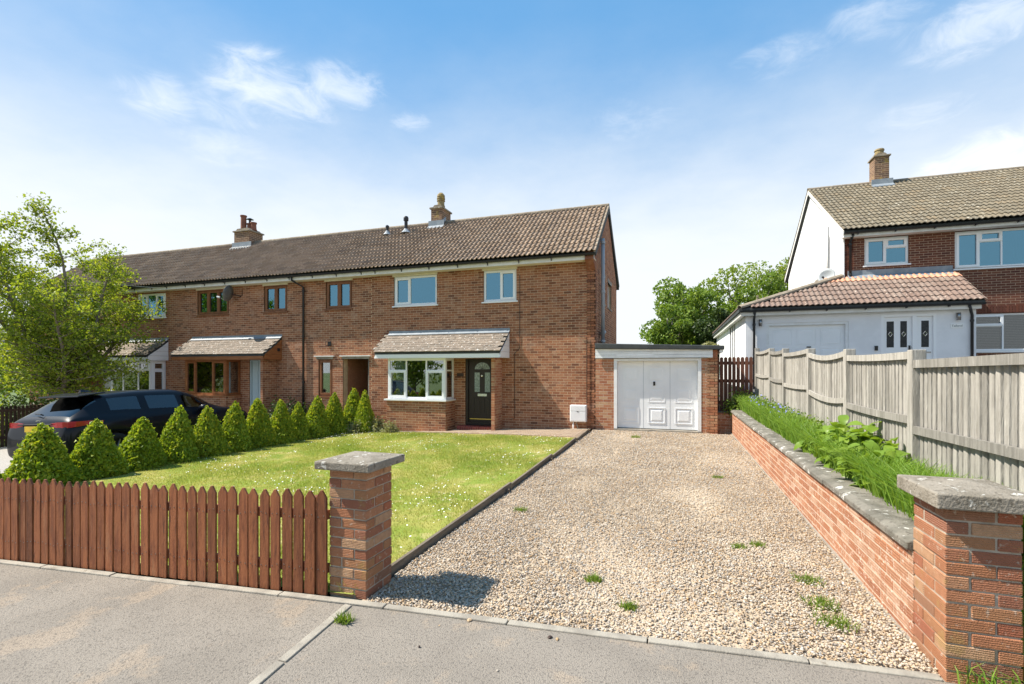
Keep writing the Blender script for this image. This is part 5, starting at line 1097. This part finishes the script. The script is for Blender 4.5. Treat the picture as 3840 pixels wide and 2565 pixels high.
bush('garden_bush', 'dark green hedge bush behind the slatted fence under the tree', (-22.0, 11.4, gz(-22)), 1.3, 1.7, 'dark_leaf', 46, 4200, .12)
bush('dark_bush', 'dark rounded bush behind the end of the retaining wall by the picket gate', (1.62, 14.30, .50), .36, .62, 'green_leaf', 47, 1500, .06)
bush('dark_bush', 'dark spreading bush behind the slatted fence at the left edge', (-22.8, 6.6, gz(-22.8)), 1.6, 1.6, 'dark_leaf', 48, 3600, .13)
cloud_tree('garden_tree', 'rounded light green tree beyond the slatted fence at the left edge', (-29.5, 12.0, gz(-29)), 4.6, 2.6, 'light_leaf', 71, n=6000, size=.17, trunk=.1)
cloud_tree('garden_tree', 'darker green tree beyond the end of the terrace behind the leafy tree', (-33.0, 17.5, gz(-33)), 6.0, 3.4, 'green_leaf', 72, n=6000, size=.22, trunk=.1)
cloud_tree('garden_tree', 'low leafy tree behind the dark spreading bush at the left edge', (-26.0, 8.3, gz(-26)), 3.2, 1.9, 'green_leaf', 73, n=5000, size=.14, trunk=.1)
# trees and hedge across the road, seen in the windows
for i, (x, y, h, rx, lab) in enumerate(((-24, -15, 6.2, 3.2, 'round tree across the road mirrored in the brown bay window'), (-15, -17, 5.6, 3.0, 'low round tree across the road mirrored in the narrow window'), (-7, -16, 6.4, 3.2, 'tree across the road mirrored in the white bay window'), (2, -17, 5.4, 3.0, 'tree across the road behind the camera'), (14, -16, 6.0, 3.4, 'tree across the road mirrored in the neighbour blinds'))):
    cloud_tree('roadside_tree', lab, (x, y, gz(x)), h, rx, 'light_leaf', 60+i, n=3000, size=.34, trunk=.2, group='trees across the road')
# ------------------------------------------------------------------ the planted bed
rg = np.random.default_rng(5)
def blades(P, hgt, wid, lean, rg, seg=2):
    n = len(P); a = rg.uniform(0, 2*math.pi, n); ld = np.stack([np.cos(a), np.sin(a), 0*a], 1)*(lean*rg.uniform(.2, 1.2, n))[:, None]; b = rg.uniform(0, 2*math.pi, n)
    sd = np.stack([np.cos(b), np.sin(b), 0*b], 1)*(wid*.5); H_ = (hgt*rg.uniform(.55, 1.15, n))[:, None]; Z = np.array([0, 0, 1.])
    if seg == 1: return np.stack([P-sd, P+sd, P+ld*H_+Z*H_], 1).reshape(-1, 3), np.arange(3*n).reshape(-1, 3)
    M = P+ld*H_*.35+Z*H_*.62; T = P+ld*H_*1.1+Z*H_*.88
    V = np.stack([P-sd, P+sd, M+sd*.75, M-sd*.75, T+sd*.08, T-sd*.08], 1).reshape(-1, 3); i = np.arange(n)*6
    return V, np.concatenate([np.stack([i, i+1, i+2, i+3], 1), np.stack([i+3, i+2, i+4, i+5], 1)])
def bedpts(n, y0, y1, x0=1.66, x1=2.02): y = rg.uniform(y0, y1, n); return np.stack([rg.uniform(x0, x1, n), y, np.array([bedz(v) for v in y])-.01], 1)
Pb = np.concatenate([bedpts(5200, 3.75, 6.3), bedpts(2200, 6.3, 9), bedpts(1800, 9, 14.2), bedpts(2400, 3.72, 4.6, 1.75, 3.2), bedpts(800, 3.72, 4.2, 1.62, 2.02), bedpts(2500, 3.8, 14, 1.58, 1.72)])
V, F = blades(Pb, .42, .011, .7, rg); o = npobj('tall_grass', V, F, 'tall_blade', None, np.tile(rg.random(len(Pb)), 2)); tag(o, 'long green grass growing in the raised bed below the grey fence', 'grass', kind='stuff')
Pb = bedpts(4600, 7.4, 14.3); V, F = leafquads(Pb+rg.normal(size=Pb.shape)*np.array([.03, .05, .10])+np.array([0, 0, .17]), .055, rg); o = npobj('weeds', V, F, 'green_leaf', None, rg.random(len(Pb))); tag(o, 'mixed leafy weeds in the far half of the raised bed', 'weeds', kind='stuff')
Pb = bedpts(150, 9.3, 13.5); Pb[:, 2] += rg.uniform(.26, .42, len(Pb)); V, F = leafquads(Pb, .045, rg); o = npobj('blue_flowers', V, F, 'blue_flower'); tag(o, 'small blue flowers among the weeds by the fence', 'flowers', kind='stuff')
lm = []
for sd in range(3):
    g = G(); r = random.Random(sd); n = 6; vs = []
    for i in range(n+1):
        s = i/n; wd_ = .5*math.sin(math.pi*min(1, s*.92+.06))**.8*(.62 if s < 1 else 0); y = s; z = .12*math.sin(s*2.6)-.42*s*s; fl = .10+.04*math.sin(s*9+sd)
        vs += [(-wd_, y, z+fl*wd_*2), (0, y, z), (wd_, y, z+fl*wd_*2)]
    fs = []
    for i in range(n): a = 3*i; fs += [(a, a+1, a+4, a+3), (a+1, a+2, a+5, a+4)]
    m = g.add(vs, fs).mesh('leaf', 'broad_leaf', True); at_ = m.attributes.new('rnd', 'FLOAT', 'FACE'); at_.data.foreach_set('value', [.1+.28*sd]*len(m.polygons)); lm.append(m)
bp = thing('broad_leaved_plant', 'clump of broad bright green leaves leaning over the retaining wall coping', 'plant', (1.84, 6.0, .65)); bp['_o'] = [0, 0, 0]; bp.location = (0, 0, 0); bp['_o'] = [0, 0, 0]
sg_ = G()
for k in range(299):
    y = rg.uniform(5.0, 7.4); x = rg.uniform(1.56, 2.0); e = 1-((y-6.2)/1.3)**2*.7; z = bedz(y)+.03+.50*e*rg.random()**.6*(1 if x > 1.68 else .55); a = rg.uniform(0, 2*math.pi); s = rg.uniform(.10, .18)
    o = bpy.data.objects.new('leaf', lm[k % 3]); adopt(o, bp); o.matrix_basis = Matrix.Translation((x, y, z)) @ Matrix.Rotation(a, 4, 'Z') @ Matrix.Rotation(rg.uniform(-.6, .9), 4, 'X') @ Matrix.Rotation(rg.uniform(-.6, .6), 4, 'Y') @ Matrix.Diagonal((s, s, s, 1))
    if k % 4 == 0: sg_.tube([(x*.6+1.83*.4, y*.8+6.1*.2, .6), (x, y, z)], .006, 4, False)
sg_.obj('stems', 'tall_blade', bp)
# ------------------------------------------------------------------ lawn, daisies, gravel
n = 190000; x = rg.uniform(-10.3, -2.31, n); y = np.array([street(v)+.1 for v in x]); yf = np.interp(x, [-10.4, -7.7, -4.6, -2.3], [13.35, 13.1, 12.55, 11.95]); y = y+(yf-y)*rg.random(n)
zg_ = .042*(x+2.25)+.035; P = np.stack([x, y, zg_-.004], 1); patch = np.sin(x*1.9+np.sin(y*1.3)*1.4)*.5+np.sin(y*2.3+x*.7)*.5+np.sin(x*5.1+y*4.3)*.3; V, F = blades(P, .040*np.clip(1.0-.45*patch, .5, 1.9)*(1+.8*(x > -2.36)), .007, .8, rg, 1)
rv = np.clip(.37+.20*patch+rg.normal(size=n)*.16, .01, .97)
o = npobj('lawn_grass', V, F, 'grass_blade', None, rv); tag(o, 'short patchy lawn grass with yellowish dry areas', 'grass', kind='stuff')
m = 5600; x = rg.uniform(-10.2, -2.4, m); y0 = np.array([street(v)+.12 for v in x]); yf = np.interp(x, [-10.4, -7.7, -4.6, -2.3], [13.3, 13.05, 12.5, 11.9]); y = y0+(yf-y0)*rg.random(m)
cl = np.sin(x*2.1+1)+np.sin(y*1.7+x*.6)+np.sin(x*4.7-y*3.1)*.7; keep = rg.random(m) < np.clip(.12+.30*cl+.5*np.clip((y-yf+1.7)/1.2, 0, 1), .02, 1); x, y = x[keep], y[keep]; m = len(x)
C = np.stack([x, y, .042*(x+2.25)+.035+rg.uniform(.03, .06, m)], 1); k = 6; an = np.arange(k)*2*math.pi/k; r_ = rg.uniform(.006, .011, m); tx, ty = rg.normal(size=m)*.3, rg.normal(size=m)*.3
V = C[:, None, :]+np.stack([r_[:, None]*np.cos(an), r_[:, None]*np.sin(an), r_[:, None]*(np.cos(an)*tx[:, None]+np.sin(an)*ty[:, None])], 2); o = npobj('daisies', V.reshape(-1, 3), np.arange(m*k).reshape(-1, k), 'mesh_flower'); tag(o, 'tiny white daisies scattered over the lawn', 'flowers', kind='stuff')
ph = (1+5**.5)/2; ico = np.array([(-1, ph, 0), (1, ph, 0), (-1, -ph, 0), (1, -ph, 0), (0, -1, ph), (0, 1, ph), (0, -1, -ph), (0, 1, -ph), (ph, 0, -1), (ph, 0, 1), (-ph, 0, -1), (-ph, 0, 1)])/math.hypot(1, ph)
icf = np.array([(0, 11, 5), (0, 5, 1), (0, 1, 7), (0, 7, 10), (0, 10, 11), (1, 5, 9), (5, 11, 4), (11, 10, 2), (10, 7, 6), (7, 1, 8), (3, 9, 4), (3, 4, 2), (3, 2, 6), (3, 6, 8), (3, 8, 9), (4, 9, 5), (2, 4, 11), (6, 2, 10), (8, 6, 7), (9, 8, 1)])
oc = np.array([(1, 0, 0), (-1, 0, 0), (0, 1, 0), (0, -1, 0), (0, 0, 1), (0, 0, -1)], float); ocf = np.array([(4, 0, 2), (4, 2, 1), (4, 1, 3), (4, 3, 0), (5, 2, 0), (5, 1, 2), (5, 3, 1), (5, 0, 3)])
def stones(P, size, rg, bv, bf):
    n = len(P); q = rg.normal(size=(n, 4)); q /= np.linalg.norm(q, axis=1)[:, None]; w_, a, b, c = q.T
    M = np.stack([1-2*(b*b+c*c), 2*(a*b-c*w_), 2*(a*c+b*w_), 2*(a*b+c*w_), 1-2*(a*a+c*c), 2*(b*c-a*w_), 2*(a*c-b*w_), 2*(b*c+a*w_), 1-2*(a*a+b*b)], 1).reshape(n, 3, 3)
    S = size*rg.uniform(.55, 1.45, (n, 1))*np.stack([rg.uniform(.8, 1.25, n), rg.uniform(.6, 1, n), rg.uniform(.45, .8, n)], 1)
    L = bv[None]*S[:, None, :]*(1+rg.normal(size=(n, len(bv), 1))*.10); V = np.einsum('nij,nkj->nki', M, L); V[:, :, 2] *= .75; V += P[:, None, :]
    return V.reshape(-1, 3), (bf[None]+np.arange(n)[:, None, None]*len(bv)).reshape(-1, 3), np.repeat(rg.random(n), len(bf))
def drivepts(n, y0, y1):
    x = rg.uniform(-2.22, 1.41, n); y = rg.uniform(y0, y1, n); trk = np.maximum(np.exp(-((x+1.25+.08*np.sin(y))/.24)**2), np.exp(-((x-.35+.08*np.sin(y))/.24)**2)); kk = rg.random(n) > .55*trk*(.6+.4*np.sin(y*2.1+x)); x, y = x[kk], y[kk]; st_ = 3.075+(x+2.25)*.082; k = (y > st_) & ~((x < -2.17) & (y < 3.5)); x, y = x[k], y[k]
    return np.stack([x, y, .004+rg.uniform(0, .014, len(x))+.010*np.sin(x*2.2+y*.6)*np.sin(y*1.1)], 1)
parts_ = [stones(drivepts(46000, 3.0, 5.4), .0092, rg, ico, icf), stones(drivepts(46000, 5.4, 8.4), .0105, rg, oc, ocf), stones(drivepts(46000, 8.4, 13.98), .0135, rg, oc, ocf)]
off = 0; VV = []; FF_ = []; RR = []
for v, f, r in parts_: VV.append(v); FF_.append(f+off); RR.append(r); off += len(v)
o = npobj('gravel', np.concatenate(VV), np.concatenate(FF_), 'stone', None, np.concatenate(RR), True); tag(o, 'tan and cream gravel stones covering the drive', 'gravel', kind='stuff')
# ------------------------------------------------------------------ small weeds, loose stones, wire
def onz(u, v): r = ray(u, v); return Vector((0, 0, HC))-r*(HC/r.z)
for i, (u, v, h, s, lab) in enumerate(((3030, 2188, .05, .09, 'weed tuft on the gravel beside the retaining wall, farthest of the lower three'), (3085, 2280, .06, .10, 'weed tuft on the gravel near the retaining wall, middle of the lower three'), (3128, 2350, .06, .11, 'weed tuft on the gravel near the front edge, nearest to the camera'), (2225, 2180, .05, .08, 'weed tuft in the middle of the gravel near its front edge'),
        (2355, 2285, .05, .07, 'small weed tuft close to the concrete edging of the drive'), (1952, 1918, .05, .10, 'weed tuft on the gravel near the timber edging'), (2770, 2060, .05, .08, 'weed tuft on the gravel, upper of two beside the wall'), (2840, 2052, .05, .08, 'weed tuft on the gravel close against the retaining wall'), (2690, 1795, .05, .10, 'weed tuft on the gravel halfway along the retaining wall'), (1290, 2333, .05, .07, 'green weed tuft in the pavement joint before the left pillar'), (2385, 1642, .07, .14, 'low weeds in the gravel before the garage door'), (1320, 2220, .10, .12, 'yellowish weed at the foot of the left brick pillar'))):
    s *= 1.0 if i in (0, 1, 2) else .72; p = onz(u, v); nb = 220 if i in (0, 1, 2) else 120; Q = np.array(p)[None]+np.clip(rg.normal(size=(nb, 3)), -1.7, 1.7)*np.array([s*.62, s*.45, 0]); V, F = blades(Q, h*1.15, .010, .9, rg, 1); o = npobj('weed_tuft', V, F, 'green_leaf' if i != 11 else 'light_leaf', None, rg.random(nb)); o.location = (0, 0, .004); tag(o, lab, 'weed', 'weed tufts on gravel and pavement')
Pg = np.stack([np.concatenate([rg.uniform(1.45, 3.2, 500), rg.uniform(1.77, 9, 6500)]), rg.uniform(3.12, 3.30, 7000), np.zeros(7000)], 1); Pg[500:, 1] = rg.uniform(3.14, 3.7, 6500); Pg[500:, 2] = np.clip((Pg[500:, 1]-3.14)/.52, 0, 1)*.54; V, F = blades(Pg, .15, .010, .8, rg); o = npobj('verge_grass', V, F, 'tall_blade', None, np.tile(rg.random(7000), 2)); tag(o, 'tufts of grass at the foot of the nearest brick pillar', 'grass', kind='stuff')
for i, (u, v, s, lab) in enumerate(((2090, 2400, .018, 'loose orange pebble on the pavement'), (2062, 2392, .014, 'dark pebble beside the loose orange pebble on the pavement'), (1762, 2328, .016, 'loose tan pebble on the pavement below the pillar shadow'), (1572, 2428, .018, 'small dark lump on the pavement in the centre foreground'), (1866, 2517, .011, 'lone orange pebble near the bottom of the pavement'), (1648, 2347, .010, 'tiny white pebble on the pavement near the edging'))):
    p = onz(u, v); V, F, r = stones(np.array([[p.x, p.y, s*.35]]), s, rg, ico, icf); o = npobj('pebble', V, F, 'stone' if i not in (1, 3) else 'plaque', None, r*0+[.45, .1, .2, .1, .75, .62][i]); tag(o, lab, 'pebble', 'loose pebbles on the pavement')
t = thing('overhead_wire', 'thin overhead telephone wire crossing in front of the leafy tree', 'wire', (-19.1, 13.5, 4.85)); t['_o'] = [0, 0, 0]; t.location = (0, 0, 0)
a, b = Vector((-18.9, EY+.06, 4.86)), Vector((-32, 4.5, 6.2)); G().tube([a.lerp(b, s)-Vector((0, 0, .6*s*(1-s))) for s in np.linspace(0, 1, 14)], .007, 4).obj('cable', 'fascia_white', t)
for o in bpy.data.objects:
    if '_o' in o: del o['_o']
